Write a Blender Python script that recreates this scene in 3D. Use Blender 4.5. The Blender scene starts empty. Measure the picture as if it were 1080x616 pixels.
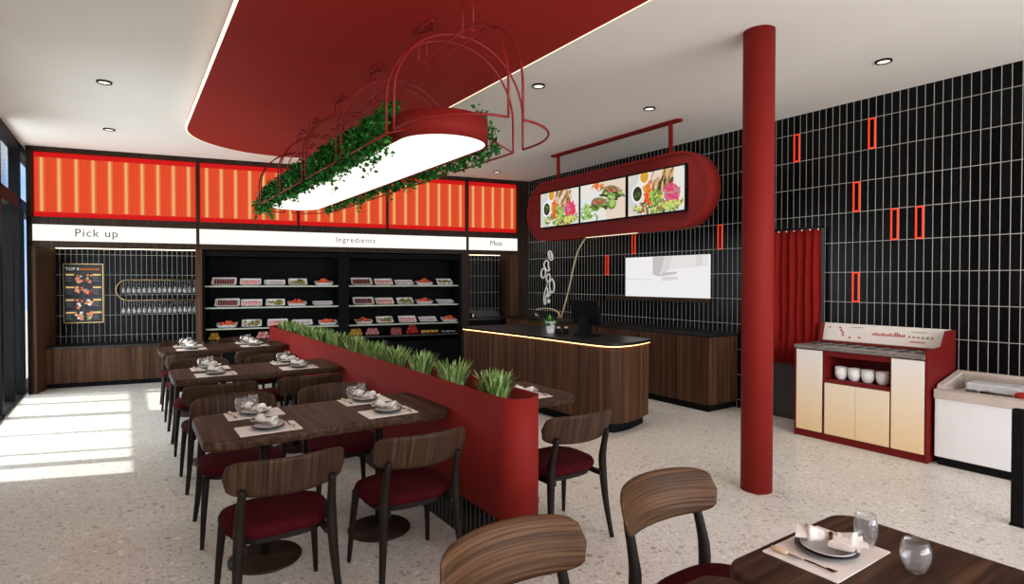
import bpy, bmesh, math, random
from mathutils import Vector, Matrix, Euler
R = math.radians
PI = math.pi
random.seed(7)
scn = bpy.context.scene
COL = scn.collection

# ------------------------------------------------------------------ camera
W, H = 1080.0, 616.0
FPX, CX, CY = 598.785, 533.737, 304.737
YAW, PITCH = R(33.885), R(-0.83859)
EYE = 1.5117
HC = 3.297                     # ceiling height
XR = 6.055                     # right wall
XL = -1.115                    # left window wall
B0 = Vector((-1.053, 9.748, 0.0))
BE = R(-11.6126)               # the back wall runs at a slight angle
cam_d = bpy.data.cameras.new('camera')
cam = bpy.data.objects.new('camera', cam_d)
COL.objects.link(cam)
cam.location = (0, 0, EYE)
cam.rotation_euler = (R(90) + PITCH, 0, -YAW)
cam_d.sensor_fit = 'HORIZONTAL'
cam_d.sensor_width = 36.0
cam_d.lens = 36.0 * FPX / W
cam_d.shift_x = (W / 2 - CX) / W
cam_d.shift_y = (CY - H / 2) / W
cam_d.clip_start = 0.02
scn.camera = cam

# ------------------------------------------------------------------ view, world, sun, daylight
scn.view_settings.view_transform = 'Standard'
scn.view_settings.look = 'None'
scn.view_settings.gamma = 1.0
scn.view_settings.use_curve_mapping = False
scn.view_settings.exposure = 0.2
scn.cycles.use_denoising = True
scn.cycles.caustics_reflective = False
scn.cycles.caustics_refractive = False
scn.cycles.sample_clamp_indirect = 6.0
scn.cycles.max_bounces = 9
scn.cycles.diffuse_bounces = 5
scn.cycles.transparent_max_bounces = 16

SKY_STRENGTH = 1.6
wd = bpy.data.worlds.new('sky')
scn.world = wd
wd.use_nodes = True
nt = wd.node_tree
bgn = nt.nodes['Background']
tc = nt.nodes.new('ShaderNodeTexCoord')
nz = nt.nodes.new('ShaderNodeTexNoise')
nz.inputs['Scale'].default_value = 4.0
nz.inputs['Detail'].default_value = 6.0
cr = nt.nodes.new('ShaderNodeValToRGB')
cr.color_ramp.elements[0].position = 0.46
cr.color_ramp.elements[0].color = (0.22, 0.40, 0.78, 1)
cr.color_ramp.elements[1].position = 0.62
cr.color_ramp.elements[1].color = (0.86, 0.88, 0.92, 1)
nt.links.new(tc.outputs['Generated'], nz.inputs['Vector'])
nt.links.new(nz.outputs['Fac'], cr.inputs['Fac'])
nt.links.new(cr.outputs['Color'], bgn.inputs['Color'])
bgn.inputs['Strength'].default_value = SKY_STRENGTH

def add_light(name, kind, loc, energy, color=(1, 1, 1), **kw):
    d = bpy.data.lights.new(name, kind)
    d.energy = energy
    d.color = color
    for k, v in kw.items():
        setattr(d, k, v)
    o = bpy.data.objects.new(name, d)
    COL.objects.link(o)
    o.location = loc
    return o

sun = add_light('sun', 'SUN', (-6, 8, 9), 8.0, (1.0, 0.96, 0.90), angle=R(1.2))
sun.rotation_euler = Vector((0.52, -0.18, -1.0)).to_track_quat('-Z', 'Y').to_euler()
# area light added for an assumed open shop front behind the camera
day = add_light('daylight_fill', 'AREA', (2.4, -3.2, 1.7), 300, (1.0, 0.99, 0.965), shape='RECTANGLE', size=6.6, size_y=2.6)
day.rotation_euler = (R(92), 0, 0)
# added area light, strengthening the sky light through the glazed left side
side = add_light('daylight_fill', 'AREA', (-1.5, 7.7, 1.5), 170, (0.96, 0.98, 1.0), shape='RECTANGLE', size=3.9, size_y=2.6)
side.rotation_euler = (R(96), 0, R(-90))
DOWN_W = 42.0

# ------------------------------------------------------------------ material helpers
MATS = {}
def srgb(r, g, b):
    def c(u):
        u /= 255.0
        return u / 12.92 if u <= 0.04045 else ((u + 0.055) / 1.055) ** 2.4
    return (c(r), c(g), c(b), 1.0)

def mat(name, color, rough=0.5, metal=0.0, spec=0.5, emit=None, estr=0.0, coat=0.0, trans=0.0, ior=1.45):
    if name in MATS:
        return MATS[name]
    m = bpy.data.materials.new(name)
    m.use_nodes = True
    p = m.node_tree.nodes['Principled BSDF']
    p.inputs['Base Color'].default_value = color
    p.inputs['Roughness'].default_value = rough
    p.inputs['Metallic'].default_value = metal
    p.inputs['Specular IOR Level'].default_value = spec
    p.inputs['Coat Weight'].default_value = coat
    p.inputs['Transmission Weight'].default_value = trans
    p.inputs['IOR'].default_value = ior
    if emit is not None:
        p.inputs['Emission Color'].default_value = emit
        p.inputs['Emission Strength'].default_value = estr
    m.diffuse_color = color
    MATS[name] = m
    return m

def N(m, t):
    return m.node_tree.nodes.new(t)
def L(m, a, b):
    m.node_tree.links.new(a, b)
def P(m):
    return m.node_tree.nodes['Principled BSDF']

def math_n(m, op, a, b=None):
    n = N(m, 'ShaderNodeMath')
    n.operation = op
    for i, v in enumerate((a, b)):
        if v is None:
            continue
        if isinstance(v, (int, float)):
            n.inputs[i].default_value = v
        else:
            L(m, v, n.inputs[i])
    return n.outputs[0]

def mottled(name, c0, c1, scale=6.0, rough=0.5, spec=0.5, bump=0.0, coat=0.0, detail=4.0):
    """paint / stone / cloth with a soft two tone mottling"""
    m = mat(name, c0, rough, spec=spec, coat=coat)
    t = N(m, 'ShaderNodeTexCoord')
    n = N(m, 'ShaderNodeTexNoise')
    n.inputs['Scale'].default_value = scale
    n.inputs['Detail'].default_value = detail
    r = N(m, 'ShaderNodeValToRGB')
    r.color_ramp.elements[0].position = 0.3
    r.color_ramp.elements[1].position = 0.7
    r.color_ramp.elements[0].color = c0
    r.color_ramp.elements[1].color = c1
    L(m, t.outputs['Object'], n.inputs['Vector'])
    L(m, n.outputs['Fac'], r.inputs['Fac'])
    L(m, r.outputs['Color'], P(m).inputs['Base Color'])
    if bump:
        b = N(m, 'ShaderNodeBump')
        b.inputs['Strength'].default_value = bump
        b.inputs['Distance'].default_value = 0.002
        L(m, n.outputs['Fac'], b.inputs['Height'])
        L(m, b.outputs['Normal'], P(m).inputs['Normal'])
    return m

def walnut(name, axis, dark, mid, light, across=42.0, along=1.3, rough=0.5, depth=None):
    """walnut veneer, grain along the given local axis"""
    m = mat(name, mid, rough, spec=0.16)
    t = N(m, 'ShaderNodeTexCoord')
    mp = N(m, 'ShaderNodeMapping')
    sc = [across] * 3
    sc['xyz'.index(axis)] = along
    if depth is not None:
        sc[1] = depth
    mp.inputs['Scale'].default_value = sc
    oi = N(m, 'ShaderNodeObjectInfo')
    vm = N(m, 'ShaderNodeVectorMath')
    vm.operation = 'ADD'
    sx = math_n(m, 'MULTIPLY', oi.outputs['Random'], 31.0)
    L(m, t.outputs['Object'], mp.inputs['Vector'])
    L(m, mp.outputs['Vector'], vm.inputs[0])
    L(m, sx, vm.inputs[1])
    n = N(m, 'ShaderNodeTexNoise')
    n.inputs['Scale'].default_value = 1.0
    n.inputs['Detail'].default_value = 8.0
    n.inputs['Roughness'].default_value = 0.62
    n.inputs['Distortion'].default_value = 0.25
    L(m, vm.outputs[0], n.inputs['Vector'])
    r = N(m, 'ShaderNodeValToRGB')
    e = r.color_ramp.elements
    e[0].position = 0.32
    e[0].color = dark
    e[1].position = 0.72
    e[1].color = light
    k = e.new(0.5)
    k.color = mid
    L(m, n.outputs['Fac'], r.inputs['Fac'])
    L(m, r.outputs['Color'], P(m).inputs['Base Color'])
    b = N(m, 'ShaderNodeBump')
    b.inputs['Strength'].default_value = 0.15
    b.inputs['Distance'].default_value = 0.001
    L(m, n.outputs['Fac'], b.inputs['Height'])
    L(m, b.outputs['Normal'], P(m).inputs['Normal'])
    return m

def tile(name, x0, z0, w=0.0677, h=0.3, gx=0.0054, gz=0.0054, grout=(170, 169, 164)):
    """stacked glossy black tiles with pale grout; local x along the wall, local z up"""
    m = mat(name, srgb(10, 10, 11), 0.3, spec=0.11)
    t = N(m, 'ShaderNodeTexCoord')
    s = N(m, 'ShaderNodeSeparateXYZ')
    L(m, t.outputs['Object'], s.inputs[0])
    u = math_n(m, 'DIVIDE', math_n(m, 'SUBTRACT', s.outputs['X'], x0), w)
    v = math_n(m, 'DIVIDE', math_n(m, 'SUBTRACT', s.outputs['Z'], z0), h)
    fu = math_n(m, 'ABSOLUTE', math_n(m, 'SUBTRACT', math_n(m, 'FRACT', math_n(m, 'ADD', u, 0.5)), 0.5))
    fv = math_n(m, 'ABSOLUTE', math_n(m, 'SUBTRACT', math_n(m, 'FRACT', math_n(m, 'ADD', v, 0.5)), 0.5))
    a = math_n(m, 'LESS_THAN', fu, gx / 2 / w)
    b = math_n(m, 'LESS_THAN', fv, gz / 2 / h)
    g = math_n(m, 'MAXIMUM', a, b)
    wn = N(m, 'ShaderNodeTexWhiteNoise')
    cb = N(m, 'ShaderNodeCombineXYZ')
    L(m, math_n(m, 'FLOOR', u), cb.inputs[0])
    L(m, math_n(m, 'FLOOR', v), cb.inputs[1])
    L(m, cb.outputs[0], wn.inputs['Vector'])
    r = N(m, 'ShaderNodeValToRGB')
    r.color_ramp.elements[0].color = srgb(6, 6, 7)
    r.color_ramp.elements[1].color = srgb(15, 15, 16)
    L(m, wn.outputs['Value'], r.inputs['Fac'])
    mx = N(m, 'ShaderNodeMix')
    mx.data_type = 'RGBA'
    L(m, g, mx.inputs['Factor'])
    L(m, r.outputs['Color'], mx.inputs['A'])
    mx.inputs['B'].default_value = srgb(*grout)
    L(m, mx.outputs['Result'], P(m).inputs['Base Color'])
    L(m, math_n(m, 'ADD', math_n(m, 'MULTIPLY', g, 0.55), 0.25), P(m).inputs['Roughness'])
    bp = N(m, 'ShaderNodeBump')
    bp.inputs['Strength'].default_value = 0.3
    bp.inputs['Distance'].default_value = 0.002
    L(m, math_n(m, 'SUBTRACT', 1.0, g), bp.inputs['Height'])
    L(m, bp.outputs['Normal'], P(m).inputs['Normal'])
    return m

def terrazzo(name):
    m = mat(name, srgb(205, 198, 188), 0.32, spec=0.35)
    t = N(m, 'ShaderNodeTexCoord')
    base = None
    def layer(prev, scale, thr, c0, c1, jitter):
        v = N(m, 'ShaderNodeTexVoronoi')
        v.inputs['Scale'].default_value = scale
        v.inputs['Randomness'].default_value = 1.0
        mp = N(m, 'ShaderNodeMapping')
        mp.inputs['Location'].default_value = (jitter, jitter * 0.7, 0)
        L(m, t.outputs['Object'], mp.inputs['Vector'])
        L(m, mp.outputs['Vector'], v.inputs['Vector'])
        sp = N(m, 'ShaderNodeSeparateColor')
        L(m, v.outputs['Color'], sp.inputs[0])
        # each chip has its own size: threshold driven by the cell's random value
        th = math_n(m, 'MULTIPLY', math_n(m, 'POWER', sp.outputs[0], 2.0), thr)
        msk = math_n(m, 'LESS_THAN', v.outputs['Distance'], th)
        rp = N(m, 'ShaderNodeValToRGB')
        rp.color_ramp.elements[0].color = c0
        rp.color_ramp.elements[1].color = c1
        L(m, sp.outputs[1], rp.inputs['Fac'])
        mx = N(m, 'ShaderNodeMix')
        mx.data_type = 'RGBA'
        L(m, msk, mx.inputs['Factor'])
        L(m, prev, mx.inputs['A'])
        L(m, rp.outputs['Color'], mx.inputs['B'])
        return mx.outputs['Result']
    n = N(m, 'ShaderNodeTexNoise')
    n.inputs['Scale'].default_value = 2.2
    n.inputs['Detail'].default_value = 5
    L(m, t.outputs['Object'], n.inputs['Vector'])
    rr = N(m, 'ShaderNodeValToRGB')
    rr.color_ramp.elements[0].position = 0.3
    rr.color_ramp.elements[1].position = 0.7
    rr.color_ramp.elements[0].color = srgb(204, 200, 190)
    rr.color_ramp.elements[1].color = srgb(217, 214, 205)
    L(m, n.outputs['Fac'], rr.inputs['Fac'])
    c = rr.outputs['Color']
    c = layer(c, 130.0, 0.75, srgb(172, 161, 148), srgb(228, 224, 217), 3.1)
    c = layer(c, 75.0, 0.72, srgb(168, 157, 143), srgb(230, 226, 219), 5.2)
    c = layer(c, 42.0, 0.62, srgb(160, 149, 135), srgb(232, 229, 223), 7.7)
    c = layer(c, 22.0, 0.42, srgb(146, 135, 122), srgb(236, 233, 228), 1.3)
    L(m, c, P(m).inputs['Base Color'])
    return m

def leaf_mat(name, c0, c1, c2):
    m = mat(name, c1, 0.55, spec=0.3)
    g = N(m, 'ShaderNodeNewGeometry')
    r = N(m, 'ShaderNodeValToRGB')
    e = r.color_ramp.elements
    e[0].color = c0
    e[1].color = c2
    k = e.new(0.5)
    k.color = c1
    L(m, g.outputs['Random Per Island'], r.inputs['Fac'])
    L(m, r.outputs['Color'], P(m).inputs['Base Color'])
    return m

WD, WM, WL = srgb(34, 22, 15), srgb(58, 39, 27), srgb(92, 66, 46)
M_WX = walnut('walnut_x', 'x', WD, WM, WL)
M_WY = walnut('walnut_y', 'y', WD, WM, WL)
M_WZ = walnut('walnut_z', 'z', srgb(42, 26, 17), srgb(72, 48, 32), srgb(104, 74, 51), across=26, along=0.55)
M_WZD = walnut('walnut_dark', 'z', srgb(28, 18, 12), srgb(44, 30, 21), srgb(62, 44, 31), across=26, along=0.5)
M_WXF = walnut('walnut_backrest', 'x', srgb(42, 27, 17), srgb(80, 56, 38), srgb(118, 86, 60), across=115, along=1.6, depth=3.0)
M_WZB = walnut('walnut_backrest_upright', 'z', srgb(34, 23, 16), srgb(56, 39, 28), srgb(86, 63, 46), across=75, along=1.6, depth=3.0)
M_LEG = mottled('blackened_wood', srgb(22, 16, 13), srgb(31, 23, 18), 12, 0.55, 0.2)
M_RED = mottled('red_lacquer', srgb(121, 28, 24), srgb(128, 31, 26), 2.0, 0.65, 0.15)
M_REDP = mottled('red_plaster', srgb(150, 30, 25), srgb(156, 34, 28), 1.2, 0.6, 0.3)
M_REDD = mottled('dark_red_lacquer', srgb(104, 20, 19), srgb(110, 23, 21), 2.0, 0.55, 0.2)
M_WIRE = mottled('red_wire', srgb(126, 20, 20), srgb(134, 24, 22), 5.0, 0.45, 0.4)
M_SEAT = mottled('burgundy_velvet', srgb(52, 8, 14), srgb(66, 12, 19), 40.0, 0.9, 0.08, 0.3)
M_CEIL = mottled('white_plaster', srgb(236, 232, 227), srgb(240, 237, 232), 0.7, 0.9, 0.1)
M_WALL = mottled('pale_plaster', srgb(215, 210, 203), srgb(222, 217, 210), 0.7, 0.9, 0.1)
M_FLOOR = terrazzo('terrazzo')
M_BLACK = mottled('black_metal', srgb(12, 12, 13), srgb(17, 17, 18), 8.0, 0.6, 0.12)
M_CAB = mottled('black_laminate', srgb(7, 7, 7), srgb(10, 10, 10), 6.0, 0.6, 0.1)
M_STONE = mottled('dark_stone', srgb(24, 23, 22), srgb(34, 32, 30), 25.0, 0.3, 0.35)
M_GSTONE = mottled('grey_stone', srgb(104, 97, 91), srgb(134, 127, 120), 30.0, 0.3, 0.5)
M_WHITE = mottled('white_ceramic', srgb(243, 242, 239), srgb(248, 247, 245), 3.0, 0.3, 0.4)
M_PAPER = mottled('white_paper', srgb(222, 216, 206), srgb(230, 224, 215), 30.0, 0.8, 0.1)
M_LINEN = mottled('white_linen', srgb(214, 208, 200), srgb(230, 225, 218), 40.0, 0.9, 0.1, 0.3)
M_PLATE = mottled('slate_plate', srgb(62, 62, 64), srgb(80, 80, 82), 14.0, 0.35, 0.5)
M_PLATE2 = mottled('pale_grey_plate', srgb(178, 176, 172), srgb(196, 194, 190), 10.0, 0.25, 0.5)
M_GOLD = mat('brushed_gold', srgb(206, 170, 110), 0.32, 1.0)
M_PGOLD = mottled('pale_gold_paint', srgb(206, 184, 146), srgb(218, 197, 160), 20.0, 0.4)
M_BRONZE = mat('bronze', srgb(96, 62, 40), 0.35, 0.9)
M_BEIGE = mottled('beige_handle', srgb(196, 168, 132), srgb(208, 181, 147), 30, 0.5)
M_STEEL = mat('steel', srgb(170, 170, 170), 0.3, 1.0)
M_GREY = mottled('grey_paint', srgb(66, 66, 68), srgb(73, 73, 75), 2.0, 0.6, 0.2)
M_FRZ = mottled('white_enamel', srgb(226, 226, 226), srgb(232, 232, 232), 2.0, 0.3)
M_FRZLIP = mottled('beige_plastic', srgb(186, 172, 160), srgb(196, 183, 171), 5.0, 0.5)
M_SOIL = mottled('soil', srgb(34, 26, 20), srgb(60, 46, 36), 60.0, 0.95, 0.1, 0.8)
M_CURT = mottled('red_curtain', srgb(122, 23, 20), srgb(132, 27, 23), 20.0, 0.85, 0.1)
M_GRASS = leaf_mat('grass_leaf', srgb(52, 82, 32), srgb(112, 146, 72), srgb(190, 206, 146))
M_IVY = leaf_mat('ivy_leaf', srgb(10, 56, 12), srgb(22, 98, 22), srgb(50, 140, 40))
M_IVYS = mat('ivy_stem', srgb(36, 62, 22), 0.7)
M_SHELF = mat('shelf_edge', srgb(168, 178, 160), 0.3)
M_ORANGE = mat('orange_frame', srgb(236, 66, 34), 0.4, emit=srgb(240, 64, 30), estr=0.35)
M_INK = mat('ink', srgb(52, 48, 42), 0.7)

def emis(name, color, strength):
    if name in MATS:
        return MATS[name]
    m = mat(name, (0, 0, 0, 1), 0.6, spec=0.0, emit=color, estr=strength)
    return m
M_LED = emis('warm_led', srgb(255, 232, 196), 4.5)
M_LEDB = emis('bar_led', srgb(255, 188, 118), 8.0)
M_LEDW = emis('panel_led', srgb(255, 240, 205), 1.5)
M_DIFF = emis('lamp_diffuser', srgb(255, 250, 236), 1.25)
M_SIGN = emis('sign_face', srgb(255, 250, 238), 1.0)
M_DL = emis('downlight_glow', srgb(255, 246, 230), 1.3)

def glass_mat(name='clear_glass', tint=(1, 1, 1, 1), clear=0.86, refl=.5, base=.03, milk=0.0):
    if name in MATS:
        return MATS[name]
    m = bpy.data.materials.new(name)
    m.use_nodes = True
    nt = m.node_tree
    nt.nodes.remove(nt.nodes['Principled BSDF'])
    out = nt.nodes['Material Output']
    tr = nt.nodes.new('ShaderNodeBsdfTransparent')
    tr.inputs['Color'].default_value = (clear * tint[0], clear * tint[1], clear * tint[2], 1)
    gl = nt.nodes.new('ShaderNodeBsdfGlossy')
    gl.inputs['Roughness'].default_value = 0.03
    fr = nt.nodes.new('ShaderNodeLayerWeight')
    fr.inputs['Blend'].default_value = 0.35
    mu = nt.nodes.new('ShaderNodeMath')
    mu.operation = 'MULTIPLY_ADD'
    mu.inputs[1].default_value = refl
    mu.inputs[2].default_value = base
    mx = nt.nodes.new('ShaderNodeMixShader')
    nt.links.new(fr.outputs['Facing'], mu.inputs[0])
    nt.links.new(mu.outputs[0], mx.inputs[0])
    nt.links.new(tr.outputs[0], mx.inputs[1])
    nt.links.new(gl.outputs[0], mx.inputs[2])
    last = mx
    if milk > 0:
        df = nt.nodes.new('ShaderNodeBsdfDiffuse')
        df.inputs['Color'].default_value = (.85, .85, .85, 1)
        m2 = nt.nodes.new('ShaderNodeMixShader')
        m2.inputs[0].default_value = milk
        nt.links.new(mx.outputs[0], m2.inputs[1])
        nt.links.new(df.outputs[0], m2.inputs[2])
        last = m2
    nt.links.new(last.outputs[0], out.inputs['Surface'])
    MATS[name] = m
    return m
M_GLASS = glass_mat('drinking_glass', (1, 1, 1, 1), 0.97, .42, .02, .05)
M_GLASSR = glass_mat('rack_glass', (1, 1, 1, 1), 0.95, .5, .05, .17)
M_LID = glass_mat('lid_glass', (1, 1, 1, 1), 0.97, .12, .02)
M_PANE = glass_mat('window_glass', (0.97, 1.0, 1.0, 1), 0.97)

# ------------------------------------------------------------------ mesh helpers
class MB:
    def __init__(self):
        self.v, self.f, self.m, self.s = [], [], [], []
    def add(self, vs, fs, mi=0, smooth=False):
        o = len(self.v)
        self.v += [tuple(p) for p in vs]
        for f in fs:
            self.f.append(tuple(i + o for i in f))
            self.m.append(mi)
            self.s.append(smooth)
        return self
    def box(self, x0, x1, y0, y1, z0, z1, mi=0):
        vs = [(x, y, z) for z in (z0, z1) for y in (y0, y1) for x in (x0, x1)]
        fs = [(0, 2, 3, 1), (4, 5, 7, 6), (0, 1, 5, 4), (2, 6, 7, 3), (0, 4, 6, 2), (1, 3, 7, 5)]
        return self.add(vs, fs, mi)
    def prism(self, poly, a, b, axis='z', mi=0, smooth_sides=False):
        n = len(poly)
        def pt(p, h):
            if axis == 'z':
                return (p[0], p[1], h)
            if axis == 'x':
                return (h, p[0], p[1])
            return (p[0], h, p[1])
        vs = [pt(p, a) for p in poly] + [pt(p, b) for p in poly]
        self.add(vs, [tuple(range(n))[::-1], tuple(range(n, 2 * n))], mi)
        self.add(vs, [(i, (i + 1) % n, n + (i + 1) % n, n + i) for i in range(n)], mi, smooth_sides)
        return self
    def ring_prism(self, outer, inner, a, b, axis='z', mi=0, smooth_sides=False):
        n = len(outer)
        def pt(p, h):
            if axis == 'z':
                return (p[0], p[1], h)
            if axis == 'x':
                return (h, p[0], p[1])
            return (p[0], h, p[1])
        vs = [pt(p, a) for p in outer] + [pt(p, b) for p in outer] + [pt(p, a) for p in inner] + [pt(p, b) for p in inner]
        fs, ss = [], []
        for i in range(n):
            j = (i + 1) % n
            ss.append((i, j, n + j, n + i))
            ss.append((2 * n + j, 2 * n + i, 3 * n + i, 3 * n + j))
            fs.append((n + i, n + j, 3 * n + j, 3 * n + i))
            fs.append((j, i, 2 * n + i, 2 * n + j))
        self.add(vs, fs, mi, False)
        self.add(vs, ss, mi, smooth_sides)
        return self
    def lathe(self, prof, n=24, c=(0, 0, 0), mi=0, smooth=True, sx=1.0, sy=1.0):
        vs, fs = [], []
        for (r, z) in prof:
            for k in range(n):
                a = 2 * PI * k / n
                vs.append((c[0] + r * sx * math.cos(a), c[1] + r * sy * math.sin(a), c[2] + z))
        for i in range(len(prof) - 1):
            for k in range(n):
                k2 = (k + 1) % n
                fs.append((i * n + k, i * n + k2, (i + 1) * n + k2, (i + 1) * n + k))
        if prof[0][0] > 1e-6:
            fs.append(tuple(range(n))[::-1])
        if prof[-1][0] > 1e-6:
            o = (len(prof) - 1) * n
            fs.append(tuple(range(o, o + n)))
        return self.add(vs, fs, mi, smooth)
    def tube(self, path, r, n=8, closed=False, mi=0, smooth=True, flat=1.0):
        path = [Vector(p) for p in path]
        m = len(path)
        rs = r if isinstance(r, (list, tuple)) else [r] * m
        vs, fs = [], []
        up = None
        for i, p in enumerate(path):
            if closed:
                t = path[(i + 1) % m] - path[i - 1]
            else:
                t = path[min(i + 1, m - 1)] - path[max(i - 1, 0)]
            t.normalize()
            if up is None:
                up = Vector((0, 0, 1)) if abs(t.z) < 0.9 else Vector((1, 0, 0))
            x = t.cross(up)
            if x.length < 1e-5:
                x = t.orthogonal()
            x.normalize()
            y = x.cross(t)
            y.normalize()
            up = y
            for k in range(n):
                a = 2 * PI * k / n
                vs.append(p + x * (math.cos(a) * rs[i]) + y * (math.sin(a) * rs[i] * flat))
        mm = m if closed else m - 1
        for i in range(mm):
            i2 = (i + 1) % m
            for k in range(n):
                k2 = (k + 1) % n
                fs.append((i * n + k, i * n + k2, i2 * n + k2, i2 * n + k))
        if not closed:
            fs.append(tuple(range(n))[::-1])
            fs.append(tuple(range((m - 1) * n, m * n)))
        return self.add(vs, fs, mi, smooth)
    def ball(self, c, r, n=8, sq=(1, 1, 1), mi=0):
        prof = [(max(1e-7, r * math.sin(PI * i / n)), -r * math.cos(PI * i / n)) for i in range(n + 1)]
        vs, fs = [], []
        k_ = n + 2
        for (q, z) in prof:
            for k in range(k_):
                a = 2 * PI * k / k_
                vs.append((c[0] + q * sq[0] * math.cos(a), c[1] + q * sq[1] * math.sin(a), c[2] + z * sq[2]))
        for i in range(n):
            for k in range(k_):
                k2 = (k + 1) % k_
                fs.append((i * k_ + k, i * k_ + k2, (i + 1) * k_ + k2, (i + 1) * k_ + k))
        return self.add(vs, fs, mi, True)
    def build(self, name, mats, parent=None, loc=(0, 0, 0), rot=(0, 0, 0), bevel=0.0, recalc=True, seg=2):
        me = bpy.data.meshes.new(name)
        me.from_pydata(self.v, [], self.f)
        if not isinstance(mats, (list, tuple)):
            mats = [mats]
        for x in mats:
            me.materials.append(x)
        for i, p in enumerate(me.polygons):
            p.material_index = self.m[i]
            p.use_smooth = self.s[i]
        bm = bmesh.new()
        bm.from_mesh(me)
        bmesh.ops.remove_doubles(bm, verts=bm.verts, dist=1e-6)
        if recalc:
            bmesh.ops.recalc_face_normals(bm, faces=bm.faces)
        bm.to_mesh(me)
        bm.free()
        me.update()
        o = bpy.data.objects.new(name, me)
        COL.objects.link(o)
        o.location = loc
        o.rotation_euler = rot
        if parent is not None:
            o.parent = parent
        if bevel > 0:
            b = o.modifiers.new('bevel', 'BEVEL')
            b.width = bevel
            b.segments = seg
            b.limit_method = 'ANGLE'
            b.angle_limit = R(40)
            b.harden_normals = False
        return o

def tag(o, label, cat, group=None, kind=None):
    o['label'] = label
    o['category'] = cat
    if group:
        o['group'] = group
    if kind:
        o['kind'] = kind
    return o
def struct(o):
    o['kind'] = 'structure'
    return o
def empty(name, loc=(0, 0, 0), rz=0.0):
    o = bpy.data.objects.new(name, None)
    o.empty_display_size = 0.05
    COL.objects.link(o)
    o.location = loc
    o.rotation_euler = (0, 0, rz)
    return o
def copy_tree(o, parent=None):
    c = o.copy()
    COL.objects.link(c)
    if parent is not None:
        c.parent = parent
    for ch in list(o.children):
        copy_tree(ch, c)
    return c
def bkpt(s, d, z=0.0):
    """point on the back wall: s along it, d behind its face"""
    return Vector((B0.x + s * math.cos(BE) - d * math.sin(BE), B0.y + s * math.sin(BE) + d * math.cos(BE), z))
def on_back(o):
    o.location = B0
    o.rotation_euler = (0, 0, BE)
    return o
def rrect(cx, cy, w, d, r, n=6):
    pts = []
    for (sx, sy, a0) in ((1, 1, 0), (-1, 1, 90), (-1, -1, 180), (1, -1, 270)):
        for k in range(n + 1):
            a = R(a0 + 90.0 * k / n)
            pts.append((cx + sx * (w / 2 - r) + r * math.cos(a), cy + sy * (d / 2 - r) + r * math.sin(a)))
    return pts
def stadium(c, half, r, n=16, axis=1):
    """stadium outline: straight half length 'half' along axis, end radius r"""
    pts = []
    for k in range(n + 1):
        a = PI * k / n
        pts.append((r * math.cos(a), half + r * math.sin(a)))
    for k in range(n + 1):
        a = PI + PI * k / n
        pts.append((r * math.cos(a), -half + r * math.sin(a)))
    if axis == 0:
        pts = [(-q, p) for p, q in pts]
    return [(c[0] + p, c[1] + q) for p, q in pts]
def text_mesh(name, body, size, material, parent, loc, rot, spacing=1.0, extrude=0.002, align='CENTER', sx=1.0):
    cu = bpy.data.curves.new(name, 'FONT')
    cu.body = body
    cu.size = size
    cu.align_x = align
    cu.align_y = 'CENTER'
    cu.space_character = spacing
    cu.extrude = extrude
    cu.resolution_u = 3
    tmp = bpy.data.objects.new(name, cu)
    COL.objects.link(tmp)
    dg = bpy.context.evaluated_depsgraph_get()
    me = bpy.data.meshes.new_from_object(tmp.evaluated_get(dg))
    bpy.data.objects.remove(tmp)
    me.materials.clear()
    me.materials.append(material)
    o = bpy.data.objects.new(name, me)
    COL.objects.link(o)
    o.parent = parent
    o.location = loc
    o.rotation_euler = rot
    o.scale = (sx, 1, 1)
    return o
def catmull(pts, n=8, closed=False):
    pts = [Vector(p) for p in pts]
    out = []
    m = len(pts)
    rng = range(m) if closed else range(m - 1)
    for i in rng:
        p0 = pts[(i - 1) % m] if (closed or i > 0) else pts[0]
        p1, p2 = pts[i], pts[(i + 1) % m]
        p3 = pts[(i + 2) % m] if (closed or i + 2 < m) else pts[-1]
        for k in range(n):
            t = k / n
            out.append(0.5 * ((2 * p1) + (-p0 + p2) * t + (2 * p0 - 5 * p1 + 4 * p2 - p3) * t * t + (-p0 + 3 * p1 - 3 * p2 + p3) * t ** 3))
    if not closed:
        out.append(pts[-1])
    return out

# ------------------------------------------------------------------ room shell
YF = -3.0                       # shop front behind the camera
fl = MB().box(XL - 0.35, XR + 0.2, YF, 11.2, -0.1, 0.0)
struct(fl.build('floor', M_FLOOR))
ce = MB().box(XL - 0.1, XR + 0.2, YF, 11.2, HC, HC + 0.1)
struct(ce.build('ceiling', M_CEIL))
gd = MB().box(-40, XL - 0.35, -30, 40, -0.16, -0.1)
struct(gd.build('ground', mottled('pavement', srgb(150, 148, 144), srgb(166, 164, 160), 1.5, 0.9)))
gd2 = MB().box(XL - 0.35, 12, 11.2, 40, -0.16, -0.1)
struct(gd2.build('ground', MATS['pavement']))
gd3 = MB().box(XL - 0.35, XR + 6, -30, YF, -0.16, -0.1)
struct(gd3.build('ground', MATS['pavement']))
# right wall, faced with stacked black tiles; local x = world y
M_TR = tile('black_tile_right', 2.247, 0.096)
w = MB().box(YF, 8.6, -0.2, 0.0, 0.0, HC)
o = w.build('wall_right', M_TR, loc=(XR, 0, 0), rot=(0, 0, PI / 2))
struct(o)
# solid piece of left wall before the glazing starts
w = MB().box(XL - 0.12, XL, YF, 5.7, 0.0, HC)
struct(w.build('wall_left', M_WALL))
w = MB().box(XL - 0.12, XL, 5.7, 8.2, 2.50, HC)
struct(w.build('wall_left', M_WALL))

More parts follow.
